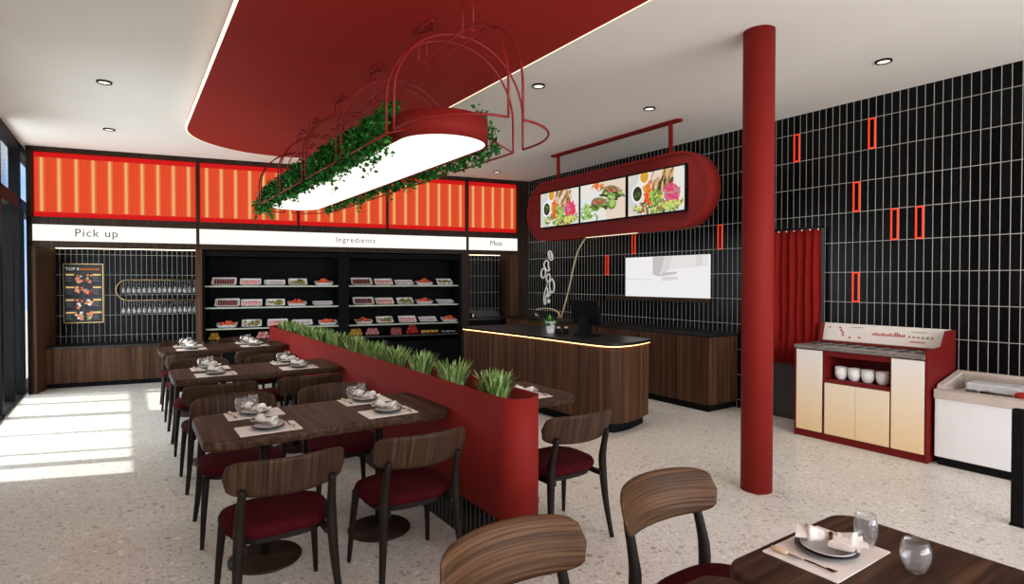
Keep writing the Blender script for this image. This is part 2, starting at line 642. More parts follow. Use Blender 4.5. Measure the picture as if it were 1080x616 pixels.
# window wall on the left: black aluminium frames and glass
def win_left():
    D = 0.11
    f = MB()
    f.box(XL - D, XL, 5.70, 11.2, 2.42, 2.585)           # transom
    f.box(XL - D, XL, 8.10, 11.2, 3.20, HC)              # head
    f.box(XL - D, XL, 5.70, 11.2, 0.0, 0.05)             # sill
    for (y, wd_) in ((5.72, .06), (6.18, .11), (6.56, .03), (7.33, .035), (8.22, .13), (9.05, .05)):
        f.box(XL - D, XL, y - wd_ / 2, y + wd_ / 2, 0.0, 2.45)
    for (y, wd_) in ((8.2, .12), (9.62, .13)):
        f.box(XL - D, XL, y - wd_ / 2, y + wd_ / 2, 2.5, HC)
    for (y, wd_) in ((9.56, .06), (9.72, .08), (9.9, .1)):
        f.box(XL - D, XL, y - wd_ / 2, y + wd_ / 2, 0.0, 2.45)
    fr = f.build('window_1', M_BLACK, bevel=0.004)
    struct(fr)
    g = MB()
    g.box(XL - 0.062, XL - 0.054, 5.72, 11.2, 0.05, 2.42)
    g.box(XL - 0.062, XL - 0.054, 8.2, 11.2, 2.585, 3.2)
    g.build('pane', M_PANE, parent=fr)
win_left()

# ------------------------------------------------------------------ back wall cabinetry (structure)
BT = MB()
BT.box(-0.02, 7.30, 0.0, 0.12, 3.235, HC)                # head beam
BT.box(-0.02, 7.30, 0.0, 0.12, 2.262, 2.366)             # rail under the light boxes
BT.box(-0.02, 7.30, 0.0, 0.12, 1.965, 2.045)             # rail under the signs
BT.box(-0.02, 0.04, 0.0, 0.12, 0.0, HC)                  # left pillar edge
for s0, s1 in ((1.958, 2.0), (6.08, 6.123)):
    BT.box(s0, s1, 0.0, 0.12, 1.965, HC)
for s0, s1 in ((3.34, 3.37), (4.715, 4.745)):
    BT.box(s0, s1, 0.0, 0.12, 2.30, HC)
struct(on_back(BT.build('trim_1', M_WZD, bevel=0.003)))
w = MB().box(7.042, 7.30, -0.005, 0.9, 0.0, HC)           # right hand pillar
struct(on_back(w.build('trim_2', M_WZD)))
w = MB().box(-0.02, 0.075, 0.0, 0.9, 0.0, 2.0)            # left hand pillar
struct(on_back(w.build('trim_3', M_WZ)))
w = MB().box(1.945, 2.03, 0.0, 0.9, 0.0, 1.97)
struct(on_back(w.build('trim_4', M_WZ)))
w = MB().box(5.993, 6.123, 0.0, 0.9, 0.0, 1.97)
struct(on_back(w.build('trim_5', M_WZD)))
# masonry behind everything, niches faced with the same tile
w = MB()
w.box(-0.02, 7.4, 0.9, 1.0, 0.0, HC)
w.box(-0.02, 7.4, 0.12, 0.9, 1.99, HC)
struct(on_back(w.build('wall_back', M_CAB)))
M_TB = tile('black_tile_back', 0.053, 0.096, gx=.0044, gz=.0048)
w = MB().box(0.075, 1.945, 0.76, 0.90, 0.0, 1.99)
struct(on_back(w.build('wall_back', M_TB)))
w = MB().box(6.123, 6.92, 0.55, 0.90, 0.0, 1.99)
struct(on_back(w.build('wall_back', tile('black_tile_niche', 0.053, 0.096, gx=.0044, gz=.0048))))
w = MB().box(6.92, 7.042, 0.0, 0.9, 0.0, 1.99)
struct(on_back(w.build('trim_6', M_WZ)))

# light boxes above the counter
M_LBACK = mat('lightbox_red', srgb(110, 20, 10), 0.6, spec=0.1, emit=srgb(228, 80, 46), estr=0.70)
M_LRED = mat('lightbox_margin', srgb(110, 12, 10), 0.6, spec=0.1, emit=srgb(216, 22, 22), estr=0.68)
M_LTUBE = emis('lightbox_tube', srgb(244, 190, 118), 0.78)
M_LHALO = mat('lightbox_halo', srgb(110, 30, 14), 0.6, spec=0.1, emit=srgb(236, 110, 66), estr=0.72)
boxes = [(0.04, 1.958, 'leftmost, over the pick up sign'), (2.0, 3.34, 'second from the left, over the ingredients sign'),
         (3.37, 4.715, 'third from the left, behind the hanging planter'), (4.745, 6.08, 'fourth from the left'),
         (6.123, 7.042, 'rightmost and narrowest, over the meat sign')]
for (s0, s1, ph) in boxes:
    r_ = empty('light_box', bkpt(s0, 0.0, 2.366), BE)
    tag(r_, 'glowing red light box with pale vertical tubes, ' + ph, 'light box', 'light boxes over the counter')
    Wd = s1 - s0
    b = MB()
    b.box(0.0, Wd, 0.075, 0.115, 0.0, 0.869)
    b.build('backing_panel', M_LRED, r_)
    # pleated red sheet: fine vertical ribs
    p_ = MB()
    n = int(Wd / 0.0165)
    pts = []
    for i in range(n + 1):
        x = 0.012 + (Wd - 0.024) * i / n
        pts.append((x, 0.058 if i % 2 else 0.068))
    vs = [(x, y, 0.068) for x, y in pts] + [(x, y, 0.800) for x, y in pts]
    m_ = len(pts)
    p_.add(vs, [(i, i + 1, m_ + i + 1, m_ + i) for i in range(m_ - 1)])
    p_.build('pleated_sheet', M_LBACK, r_, recalc=False)
    k = max(4, round(Wd / 0.187))
    for i in range(k):
        x = Wd * (i + 0.5) / k
        t_ = MB()
        t_.tube([(x, 0.04, 0.075), (x, 0.04, 0.79)], 0.0155, 8)
        t_.build('light_tube', M_LTUBE, r_)
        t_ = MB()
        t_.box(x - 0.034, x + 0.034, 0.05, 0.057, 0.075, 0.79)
        t_.build('tube_halo', M_LHALO, r_)  # flat glowing strip that paints the soft halo behind each tube

# lit signs
for (s0, s1, tx, sx_, sz, sp, lab) in ((0.04, 1.958, 'Pick up', 0.748, 0.150, 1.14, 'long white lit sign reading Pick up'),
                              (2.0, 6.08, 'Ingredients', 4.22, 0.118, 1.16, 'longest white lit sign, reading Ingredients'),
                              (6.123, 7.042, 'Meat', 6.64, 0.125, 0.95, 'short white lit sign reading Meat')):
    r_ = empty('sign', bkpt(s0, 0.0, 2.045), BE)
    tag(r_, lab + ', in the dark timber fascia', 'sign', 'lit signs')
    b = MB().box(0.0, s1 - s0, 0.02, 0.1, 0.0, 0.217)
    b.build('sign_face', M_SIGN, r_)
    text_mesh('lettering', tx, sz, M_INK, r_, (sx_ - s0, 0.0185, 0.112 + (0.012 if tx == 'Meat' else 0)), (PI / 2, 0, 0), sp, 0.001)

# ------------------------------------------------------------------ display shelving with dishes
SHZ = (1.435, 1.112, 0.797, 0.602)
def shelf_unit(s0, s1, label):
    r_ = empty('display_shelf', bkpt(s0, 0.0, 0.0), BE)
    tag(r_, label, 'shelf', 'display shelving under the ingredients sign')
    Wd = s1 - s0
    MB().box(0, Wd, 0.60, 0.64, 0.0, 1.95).build('back_panel', M_CAB, r_)
    MB().box(0, 0.03, 0.03, 0.60, 0.0, 1.95).build('side_panel', M_CAB, r_)
    MB().box(Wd - 0.03, Wd, 0.03, 0.60, 0.0, 1.95).build('side_panel', M_CAB, r_)
    MB().box(0.03, Wd - 0.03, 0.06, 0.60, 1.875, 1.95).build('top_panel', M_CAB, r_)
    for z in SHZ:
        sh = MB().box(0.03, Wd - 0.03, 0.115, 0.60, z - 0.022, z).build('shelf', M_CAB, r_)
        MB().box(0.03, Wd - 0.03, 0.105, 0.1152, z - 0.022, z).build('shelf_edge', M_SHELF if z > 0.7 else M_GREY, sh)
    MB().box(0.03, Wd - 0.03, 0.10, 0.60, 0.0, 0.50).build('base_cabinet', M_CAB, r_)
    for a in (0.03, Wd / 2 + 0.005):
        MB().box(a, a + Wd / 2 - 0.035, 0.085, 0.10, 0.06, 0.49).build('door', M_CAB, r_, bevel=0.003)
shelf_unit(2.03, 3.985, 'black open display shelves of dishes left of the upright, behind the planter')
shelf_unit(4.08, 5.993, 'black open display shelves of dishes right of the upright, beside the bar')
w = MB().box(3.985, 4.08, 0.03, 0.9, 0.0, 1.97)
struct(on_back(w.build('trim_7', M_CAB)))

M_F1 = mottled('dark_red_meat', srgb(96, 14, 16), srgb(150, 34, 32), 60, 0.5)
M_F2 = mottled('pink_meat', srgb(236, 150, 148), srgb(248, 206, 200), 60, 0.5)
M_F3 = mottled('pale_fish', srgb(222, 200, 204), srgb(240, 226, 226), 60, 0.5)
M_F4 = mottled('olive_leaf', srgb(40, 46, 16), srgb(196, 190, 84), 50, 0.6)
M_F5 = mottled('orange_prawn', srgb(224, 60, 28), srgb(250, 130, 78), 60, 0.5)
FOOD = {'d': ('dark red sliced meat', 'sliced_meat', M_F1), 'p': ('pink rolled meat', 'rolled_meat', M_F2),
        'w': ('pale sliced fish', 'sliced_fish', M_F3), 'g': ('green and black greens', 'chopped_greens', M_F4),
        'o': ('orange prawns', 'prawns', M_F5)}
def dish_mesh(w_, d_, h_):
    b = MB()
    o_ = rrect(0, 0, w_, d_, 0.02, 3)
    i_ = rrect(0, 0, w_ - 0.022, d_ - 0.022, 0.015, 3)
    lo = rrect(0, 0, w_ - 0.05, d_ - 0.05, 0.02, 3)
    li = rrect(0, 0, w_ - 0.062, d_ - 0.062, 0.015, 3)
    n = len(o_)
    vs = [(x, y, 0) for x, y in lo] + [(x, y, h_) for x, y in o_] + [(x, y, h_) for x, y in i_] + [(x, y, 0.008) for x, y in li]
    fs = []
    for r0, r1 in ((0, 1), (1, 2), (2, 3)):
        fs += [(r0 * n + k, r0 * n + (k + 1) % n, r1 * n + (k + 1) % n, r1 * n + k) for k in range(n)]
    fs += [tuple(range(n))[::-1], tuple(range(3 * n, 4 * n))]
    b.add(vs, fs)
    return b
def food_mesh(kind, w_, d_, h_, rnd):
    b = MB()
    a, c = w_ / 2 - 0.035, d_ / 2 - 0.035
    if kind == 'd':
        for i in range(8):
            x = -a + 2 * a * (i + .5) / 8
            for j in range(3):
                y = -c + 2 * c * (j + .5) / 3
                b.ball((x, y, h_ * .7), 0.03, 5, (.42, .8, .7))
    elif kind in 'pw':
        for i in range(6):
            x = -a + 2 * a * (i + .5) / 6
            for j in range(2):
                y = -c + 2 * c * (j + .5) / 2
                b.ball((x + rnd.uniform(-.004, .004), y, h_ * .6), 0.03, 5, (.7, 1.1, .62 if kind == 'p' else .4))
    elif kind == 'g':
        for i in range(26):
            b.ball((rnd.uniform(-a, a), rnd.uniform(-c, c), h_ * .6 + rnd.uniform(0, .012)), rnd.uniform(.012, .024), 4,
                   (rnd.uniform(.7, 1.3), rnd.uniform(.7, 1.3), .7))
    else:
        for i in range(34):
            q = math.sqrt(rnd.random())
            an = rnd.uniform(0, 2 * PI)
            b.ball((q * a * math.cos(an), q * c * math.sin(an), h_ * .5 + (1 - q) * 0.07 + rnd.uniform(0, .01)), rnd.uniform(.016, .024), 4,
                   (rnd.uniform(.8, 1.3), rnd.uniform(.8, 1.3), .9))
    return b
ROWS = [['d236.8', 'p264.5', 'w289.8', 'g314', 'o341.3'], ['d240', 'p265.4', 'g290.4', 'o313.2', 'w340'], ['o239.5', 'g265.4', 'p292.7', 'w318.4', 'o345.2'],
        ['d380.9', 'p404', 'w425.5', 'o446.6', 'g467.9'], ['d382.7', 'p405', 'g426.4', 'o446.6', 'w468.7'], ['o383', 'g405', 'p428.8', 'w450.2', 'o472.9']]
def px_to_s(px, d):
    """distance along the back wall seen in image column px, at depth d behind its face"""
    a = YAW + math.atan2(px - CX, FPX)
    dx, dy = math.sin(a), math.cos(a)
    n_ = Vector((-math.sin(BE), math.cos(BE)))
    u_ = Vector((math.cos(BE), math.sin(BE)))
    b0 = Vector((B0.x, B0.y))
    t = (b0.dot(n_) + d) / (dx * n_.x + dy * n_.y)
    return (Vector((dx, dy)) * t - b0).dot(u_)
rnd = random.Random(3)
RN = ['top', 'middle', 'bottom']
ON = ['first', 'second', 'third', 'fourth', 'fifth']
DSZ = {'d': (.34, .2, .035, 33), 'p': (.30, .19, .032, 30), 'w': (.31, .19, .03, 22), 'g': (.28, .19, .032, 30), 'o': (.29, .2, .045, 9)}
for ri, row in enumerate(ROWS):
    unit = 'left-hand' if ri < 3 else 'right-hand'
    z = SHZ[ri % 3]
    for ci, it in enumerate(row):
        k, px = it[0], float(it[1:])
        s = px_to_s(px, 0.3)
        w_, d_, h_, tl = DSZ[k]
        if k == 'w' and ri in (1, 4):
            tl = 14
        p0 = bkpt(s, 0.27, z + 0.001)
        rot = Euler((R(tl), 0, BE))
        up = (d_ - 0.05) / 2 * math.sin(R(tl))
        r_ = empty('dish', p0, BE)
        tag(r_, 'white dish of %s, %s from the left on the %s %s shelf' % (FOOD[k][0], ON[ci], unit, RN[ri % 3]), 'dish', 'dishes on the display shelves')
        tr = dish_mesh(w_, d_, h_).build('tray', M_WHITE, r_, (0, 0, up), (R(tl), 0, 0))
        if tl > 10:
            st = MB().box(-w_ / 4, w_ / 4, d_ * .28, d_ * .34, 0.0, up + d_ * .3 * math.sin(R(tl)) - .006)
            st.build('prop', M_CAB, r_)
        fo = food_mesh(k, w_, d_, h_, rnd).build(FOOD[k][1], FOOD[k][2], None, p0 + Vector((0, 0, up)), rot)
        tag(fo, '%s piled in the %s dish from the left on the %s %s shelf' % (FOOD[k][0], ON[ci], unit, RN[ri % 3]), 'food', 'food in the display dishes', 'stuff')

# loose produce on the lowest shelf
M_YEL = mottled('yellow_skin', srgb(206, 158, 40), srgb(228, 190, 90), 30, 0.5)
M_PNK = mottled('pink_skin', srgb(196, 96, 96), srgb(226, 176, 170), 30, 0.5)
M_RD = mottled('red_skin', srgb(176, 30, 34), srgb(200, 62, 58), 30, 0.4)
M_GRY = mottled('grey_shell', srgb(140, 136, 120), srgb(190, 186, 166), 30, 0.5)
M_BRK = mottled('brick_red', srgb(140, 60, 54), srgb(170, 88, 78), 30, 0.6)
def pile(px0, px1, n_b, layers, r, m_, name, adj, where, sq=(1, 1, 1)):
    s0, s1 = px_to_s(px0, .28), px_to_s(px1, .28)
    z0 = SHZ[3]
    idx = 0
    for l_ in range(layers):
        nn = n_b - l_
        for i in range(nn):
            f = (i + .5 + l_ * .5) / n_b
            s = s0 + (s1 - s0) * f
            b = MB()
            b.ball((0, 0, 0), r, 8, sq)
            b.tube([(0, 0, r * sq[2] * .9), (0.002, 0, r * sq[2] * 1.12)], 0.003, 5, mi=1)
            o = b.build(name, [m_, M_IVYS], None, bkpt(s, 0.26 + .02 * (i % 2), z0 + r * sq[2] + l_ * r * sq[2] * 1.55), (0, 0, i * 1.3))
            tag(o, adj + ' in the pile ' + where, 'produce', adj + 's in the pile ' + where)
pile(367.5, 381.8, 4, 2, .034, M_YEL, 'lemon', 'small yellow lemon', 'at the left end of the right-hand lowest shelf')
pile(385, 399.6, 4, 2, .034, M_PNK, 'radish', 'pale pink radish', 'second from left on the right-hand lowest shelf')
pile(428, 441, 4, 3, .033, M_RD, 'tomato', 'round red tomato', 'in the middle of the right-hand lowest shelf')
pile(444, 462, 6, 1, .033, M_YEL, 'corn_cob', 'short yellow corn piece', 'in the row on the right-hand lowest shelf', (1, 1.3, .9))
pile(465, 482, 6, 1, .028, M_GRY, 'clam', 'greyish clam', 'at the right end of the right-hand lowest shelf', (1.1, 1, .7))
pile(220, 231.4, 3, 2, .036, M_YEL, 'lemon', 'yellow lemon', 'at the left end of the left-hand lowest shelf')
pile(271, 284, 4, 2, .034, M_PNK, 'radish', 'pinkish red radish', 'behind the far end of the red planter')
for i in range(5):
    s = px_to_s(413 + 2.2 * i, .28)
    b = MB().box(-.016, .016, -.05, .05, 0, .11 + .008 * (i % 2))
    o = b.build('snack_bag', M_BRK, None, bkpt(s, .27, SHZ[3]), (0, 0, BE), bevel=.004)
    tag(o, 'brick red packet in the upright row on the right-hand lowest shelf', 'packet', 'brick red packets on the lowest shelf')

# ------------------------------------------------------------------ pick up niche
r_ = empty('pickup_counter', bkpt(0.075, 0.36, 0), BE)
tag(r_, 'low walnut counter with black top below the pick up sign', 'counter')
MB().box(0.0, 1.87, 0.0, 0.40, 0.07, 0.555).build('body', M_WZ, r_)
MB().box(0.0, 1.87, 0.04, 0.40, 0.0, 0.07).build('plinth', M_BLACK, r_)
MB().box(0.0, 1.87, -0.02, 0.40, 0.555, 0.585).build('worktop', M_STONE, r_, bevel=.003)
# strip light under the header
for (s0, s1, d_, lab) in ((0.09, 1.93, 0.70, 'pick up'), (6.14, 6.90, 0.50, 'meat')):
    r_ = empty('strip_light', bkpt(s0, d_, 1.972), BE)
    tag(r_, 'slim warm strip light along the top of the tiles in the %s niche' % lab, 'light', 'strip lights in the niches')
    MB().box(0, s1 - s0, 0.0, 0.03, 0.006, 0.014).build('light_diffuser', M_LED, r_)
    MB().box(0, s1 - s0, -0.008, 0.03, 0.014, 0.02).build('housing', M_BLACK, r_)
# menu poster, its colours given a faint glow to look brighter
r_ = empty('menu_board', bkpt(0.41, 0.755, 0.89), BE)
tag(r_, 'small dark menu poster with gold border on the black tiles', 'menu board')
MB().box(-.245, .245, -.018, 0, 0, .87).build('panel', mottled('menu_navy', srgb(20, 20, 28), srgb(26, 26, 34), 4, .4), r_)
b = MB()
b.ring_prism(rrect(0, .435, .49, .87, .006, 2), rrect(0, .435, .474, .854, .004, 2), -.022, -.0175, axis='y')
b.build('border', M_GOLD, r_)
text_mesh('lettering', 'TOP 8', .062, mat('menu_white', srgb(235, 235, 235), .6, emit=srgb(235, 235, 235), estr=.3), r_, (-.135, -.0185, .79), (PI / 2, 0, 0), 1.0, .0006)
b = MB()
rg = random.Random(5)
for i in range(9):
    b.box(-.04 + i * .027, -.02 + i * .027, -.0195, -.018, .772, .804)
M_MO = mat('menu_orange', srgb(190, 100, 30), .6, emit=srgb(190, 100, 30), estr=.3)
b.build('headline_bar', M_MO, r_)
b = MB()
fm = [mat('menu_cream', srgb(232, 196, 120), .6, emit=srgb(232, 196, 120), estr=.3), mat('menu_pink', srgb(228, 140, 116), .6, emit=srgb(228, 140, 116), estr=.25), mat('menu_green', srgb(140, 160, 90), .6, emit=srgb(140, 160, 90), estr=.2),
      MATS['menu_white'], mat('menu_grey', srgb(120, 120, 130), .6), mat('menu_rust', srgb(150, 50, 40), .6)]
for rr in range(4):
    z = .60 - rr * .185
    for cc in (-1, 1):
        x0 = -.215 if cc < 0 else .115
        b.box(x0, x0 + .1, -.0195, -.018, z + .095, z + .12, 0)
        for l_ in range(4):
            b.box(x0, x0 + .06 + .02 * (l_ % 2), -.0193, -.018, z + .07 - l_ * .02, z + .078 - l_ * .02, 4)
        for q in range(9):
            cx_, cz_ = cc * rg.uniform(.02, .1), z + rg.uniform(-.01, .11)
            rr_ = rg.uniform(.014, .03)
            b.prism([(cx_ + rr_ * math.cos(a * PI / 5), cz_ + rr_ * .8 * math.sin(a * PI / 5)) for a in range(10)], -.0205 - q * .0002, -.018, 'y', rg.choice([0, 1, 1, 2, 3, 5]))
    b.box(-.22, .22, -.0188, -.018, z + .135, z + .137, 4)
b.box(-.002, .002, -.0188, -.018, .06, .73, 4)
b.build('pictures', fm, r_)

# gold rack with two rows of hanging stemware
GD = 0.70
r_ = empty('glass_rack', bkpt(1.3, GD, 1.37), BE)
tag(r_, 'gold rounded wall rack holding two rows of upside-down stemmed glasses', 'rack')
path = [(.63, 0, .153)]
for k in range(13):
    a = PI / 2 + PI * k / 12
    path.append((-.33 + .153 * math.cos(a), 0, .153 * math.sin(a)))
path.append((.63, 0, -.153))
MB().tube(path, .007, 8).build('rail', M_GOLD, r_)
for x in (-.3, .2, .6):
    for z in (.153, -.153):
        MB().tube([(x, 0, z), (x, .06, z)], .005, 6).build('bracket', M_GOLD, r_)
def stem_glass(parent):
    b = MB()
    prof = [(0.0005, .004), (.026, .002), (.027, 0), (.005, -.006), (.0035, -.03), (.0035, -.085), (.012, -.098), (.025, -.125), (.028, -.15), (.024, -.19),
            (.0225, -.19), (.0262, -.15), (.0235, -.127), (.010, -.102), (.0005, -.098)]
    b.lathe(prof, 12)
    return b
g0 = None
for ro, z in enumerate((1.523 - .012, 1.217 - .012)):
    for i in range(15):
        loc = bkpt(.916 + .0672 * i, GD - .012, z)
        if g0 is None:
            g0 = stem_glass(None).build('stemmed_glass', M_GLASSR, None, loc)
            g = g0
        else:
            g = g0.copy()
            COL.objects.link(g)
            g.location = loc
        tag(g, 'clear stemmed glass hanging upside down in the %s row of the gold rack' % ('upper', 'lower')[ro], 'glass', 'glasses in the %s row of the gold rack' % ('upper', 'lower')[ro])

# meat niche: a dark sink counter with a rounded back
r_ = empty('prep_counter', bkpt(6.123, 0.0, 0), BE)
tag(r_, 'dark prep counter with grey curved splash in the meat niche', 'counter')
MB().box(0.0, .795, .05, .54, 0, .82).build('body', M_CAB, r_)
MB().box(0.0, .795, .02, .54, .82, .85).build('worktop', M_STONE, r_)
sp = [(0.02, .85), (.78, .85), (.76, .90), (.70, .955), (.62, .97), (.02, .97)]
MB().prism(sp, .47, .53, 'y').build('splash_panel', mottled('dark_grey', srgb(58, 55, 52), srgb(70, 67, 63), 9, .5), r_)
b = MB().lathe([(.05, 0), (.055, .01), (.055, .08), (.04, .09)], 16)
tag(b.build('steel_pot', M_STEEL, None, bkpt(6.26, .2, .85)), 'small steel pot on the prep counter in the meat niche', 'pot')

# ------------------------------------------------------------------ red ceiling panel with lit edge
r_ = empty('ceiling_panel', (1.61, 3.0, HC))
tag(r_, 'long red rounded ceiling panel with glowing edge line', 'ceiling panel')
half = (7.15 + 1.6) / 2
cy_ = (7.15 - 1.6) / 2 - 3.0
out = stadium((0, cy_), half, 1.025, 40)
MB().prism(out, -.097, -.003, smooth_sides=True).build('panel', M_REDP, r_)
MB().ring_prism(stadium((0, cy_), half, 1.040, 40), stadium((0, cy_), half, 1.026, 40), -.095, -.062).build('edge_light', M_LEDW, r_)

# ------------------------------------------------------------------ hanging planter lamp
PX = 1.655
r_ = empty('pendant_lamp', (PX, 0, 2.36))
tag(r_, 'long red pendant lamp with white underside and red wire hoops', 'pendant lamp')
y0, y1, rb = 2.90, 7.15, .29
cy_, hf = (y0 + y1) / 2, (y1 - y0) / 2 - rb
MB().ring_prism(stadium((0, cy_), hf, rb, 24), stadium((0, cy_), hf, rb - .016, 24), 0.0, .15, smooth_sides=True).build('shell', M_RED, r_)
MB().prism(stadium((0, cy_), hf, rb - .017, 24), .004, .016).build('diffuser', M_DIFF, r_)
MB().prism(stadium((0, cy_), hf, rb - .017, 24), .09, .10).build('tray', M_BLACK, r_)
RW = .43
zr = -.025
pairs = [2.97, 3.88, 4.79, 5.70, 6.61]
wr = .0065
def arch(y):
    pts = [(-RW, y, zr), (-RW, y, .17)]
    for k in range(25):
        a = PI - PI * k / 24
        pts.append((RW * math.cos(a), y, .17 + .41 * math.sin(a)))
    pts += [(RW, y, .17), (RW, y, zr)]
    return pts
for i, y in enumerate(pairs):
    for dy in (-.054, .054):
        MB().tube(arch(y + dy), wr, 6).build('hoop', M_WIRE, r_)
for i in range(len(pairs) - 1):
    for sx in (-1, 1):
        MB().tube([(sx * RW, pairs[i] + .054, zr), (sx * RW, pairs[i + 1] - .054, zr)], wr, 6).build('rail', M_WIRE, r_)
zt = .575
for (ye, sg) in ((pairs[0] - .054, -1), (pairs[-1] + .054, 1)):
    for sx in (-1, 1):
        # quarter loop from the side rail to the tip, then up in a tall bow to the top rail
        pts = [(sx * RW, ye, zr)]
        for k in range(13):
            a = PI / 2 * k / 12
            pts.append((sx * (.045 + (RW - .045) * math.cos(a)), ye + sg * (.08 + .46 * math.sin(a)), zr))
        MB().tube(pts, wr, 6).build('end_loop', M_WIRE, r_)
        yt = ye + sg * .54
        pts = [(sx * .045, yt, zr), (sx * .045, yt, .14)]
        for k in range(1, 15):
            a = PI / 2 * k / 14
            pts.append((sx * .045, yt - sg * .42 * (1 - math.cos(a)), .14 + (zt - .14) * math.sin(a)))
        MB().tube(pts, wr, 6).build('end_bow', M_WIRE, r_)
for x in (-.045, .045):
    MB().tube([(x, 2.79, zt), (x, 6.79, zt)], wr, 6).build('top_rail', M_WIRE, r_)
for i, y in enumerate((2.60, 3.46, 4.37, 5.28, 6.16, 6.7)):
    zc_ = HC - .097 - 2.36
    yb = max(y, 2.86)
    for dy in (-.06, .06):
        MB().tube([(0, yb + dy, zt), (0, yb + dy, zc_)], .0055, 6).build('rod', M_WIRE, r_)
        MB().tube([(-.05, yb + dy, zt), (.05, yb + dy, zt)], .0055, 6).build('cross_bar', M_WIRE, r_)
    cp = []
    for k in range(9):
        a = PI * k / 8
        cp.append((.075 * math.sin(a), yb - .14 + .28 * k / 8, zc_ - .008))
    MB().tube(cp, .008, 6).build('canopy', M_WIRE, r_)
    MB().tube([(0, yb - .14, zc_ - .008), (0, yb + .14, zc_ - .008)], .007, 6).build('canopy_plate', M_WIRE, r_)
for y in pairs:
    MB().tube([(-RW, y + .054, zr), (-rb + .01, y + .054, .03)], .005, 6).build('bracket', M_WIRE, r_)
    MB().tube([(RW, y + .054, zr), (rb - .01, y + .054, .03)], .005, 6).build('bracket', M_WIRE, r_)

def ivy(side, y0, y1, n_st, seed, drop, hump, label, dens=3):
    """trailing ivy in the trough along one side of the lamp"""
    g = random.Random(seed)
    r_ = empty('trailing_ivy', (PX + side * .24, (y0 + y1) / 2, 2.46))
    tag(r_, label, 'ivy', 'ivy on the pendant lamp')
    st, lf = MB(), MB()
    ln = (y1 - y0)
    def leaf(p, sz):
        d = Vector((g.uniform(-1, 1), g.uniform(-1, 1), g.uniform(-.9, .5))).normalized()
        s_ = d.cross(Vector((g.uniform(-1, 1), g.uniform(-1, 1), g.uniform(-1, 1)))).normalized()
        n_ = d.cross(s_) * sz * .18
        p = Vector(p)
        vs = [p, p + d * sz * .35 + s_ * sz * .42 + n_, p + d * sz * .95 + s_ * sz * .12, p + d * sz * 1.05, p + d * sz * .95 - s_ * sz * .12, p + d * sz * .35 - s_ * sz * .42 + n_]
        lf.add(vs, [(0, 1, 2, 3), (0, 3, 4, 5)], 0, True)
    for i in range(n_st):
        y = -ln / 2 + ln * (i + g.random()) / n_st
        x0 = g.uniform(-.06, .10)
        up = g.uniform(.4, 1.0) * hump
        dn = g.uniform(.25, 1.0) * drop * (1.9 if g.random() < .06 else 1)
        out_ = g.uniform(.03, .115)
        pts = [(-side * (x0 - .04), y, -.01), (side * (x0 * .5), y + g.uniform(-.05, .05), up), (side * (.05 + out_ * .6), y + g.uniform(-.06, .06), up * .5),
               (side * (.06 + out_), y + g.uniform(-.06, .06), -.05 - dn * .4), (side * (.055 + out_), y + g.uniform(-.08, .08), -.05 - dn)]
        cp = catmull(pts, 4)
        st.tube(cp, .0018, 4)
        for q in cp:
            for rep in range(dens):
                leaf(q + Vector((g.uniform(-.025, .025), g.uniform(-.035, .035), g.uniform(-.025, .025))), g.uniform(.018, .038))
    st.build('stem', M_IVYS, r_)
    lf.build('leaves', M_IVY, r_, recalc=False)
ivy(-1, 3.30, 7.12, 330, 1, .12, .15, 'dense green trailing ivy along the window side of the pendant lamp')
ivy(1, 3.12, 6.9, 150, 2, .09, .20, 'green trailing ivy along the bar side of the pendant lamp', 2)

# ------------------------------------------------------------------ downlights
dl0 = None
for (x, y, ph) in ((-.138, 6.26, 'nearer of the two over the window side floor'), (-.139, 8.18, 'farther of the two over the window side floor'),
               (3.156, 4.166, 'between the red ceiling panel and the menu screens'), (4.523, 4.073, 'above the hanging menu screens'),
               (5.13, 2.139, 'in front of the right-hand tiled wall'), (5.075, 7.827, 'in the far corner near the meat sign')):
    if dl0 is None:
        dl0 = empty('downlight', (x, y, HC))
        MB().ring_prism([(.060 * math.cos(a * PI / 12), .060 * math.sin(a * PI / 12)) for a in range(24)],
                        [(.047 * math.cos(a * PI / 12), .047 * math.sin(a * PI / 12)) for a in range(24)], -.014, 0, smooth_sides=True).build('trim_ring', M_BLACK, dl0)
        MB().lathe([(.0005, -.008), (.0468, -.008), (.0468, -.004), (.0005, -.004)], 20).build('lens', M_DL, dl0)
        d = dl0
    else:
        d = copy_tree(dl0)
        d.location = (x, y, HC)
    tag(d, 'round black ringed downlight ' + ph, 'downlight', 'ceiling downlights')
for (x, y) in ((-.138, 6.26), (-.139, 8.18), (3.156, 4.166), (4.523, 4.073), (5.13, 2.139), (5.075, 7.827)):
    add_light('downlight_beam', 'SPOT', (x, y, HC - .03), DOWN_W, (1, .95, .87), spot_size=R(120), spot_blend=.9, shadow_soft_size=.05)

# ------------------------------------------------------------------ column
CXY = (3.787, 2.387)
b = MB().lathe([(.107, 0), (.107, HC)], 48, (0, 0, 0))
tag(b.build('column', M_RED, None, (CXY[0], CXY[1], 0)), 'round red floor-to-ceiling column in front of the curtain', 'column')

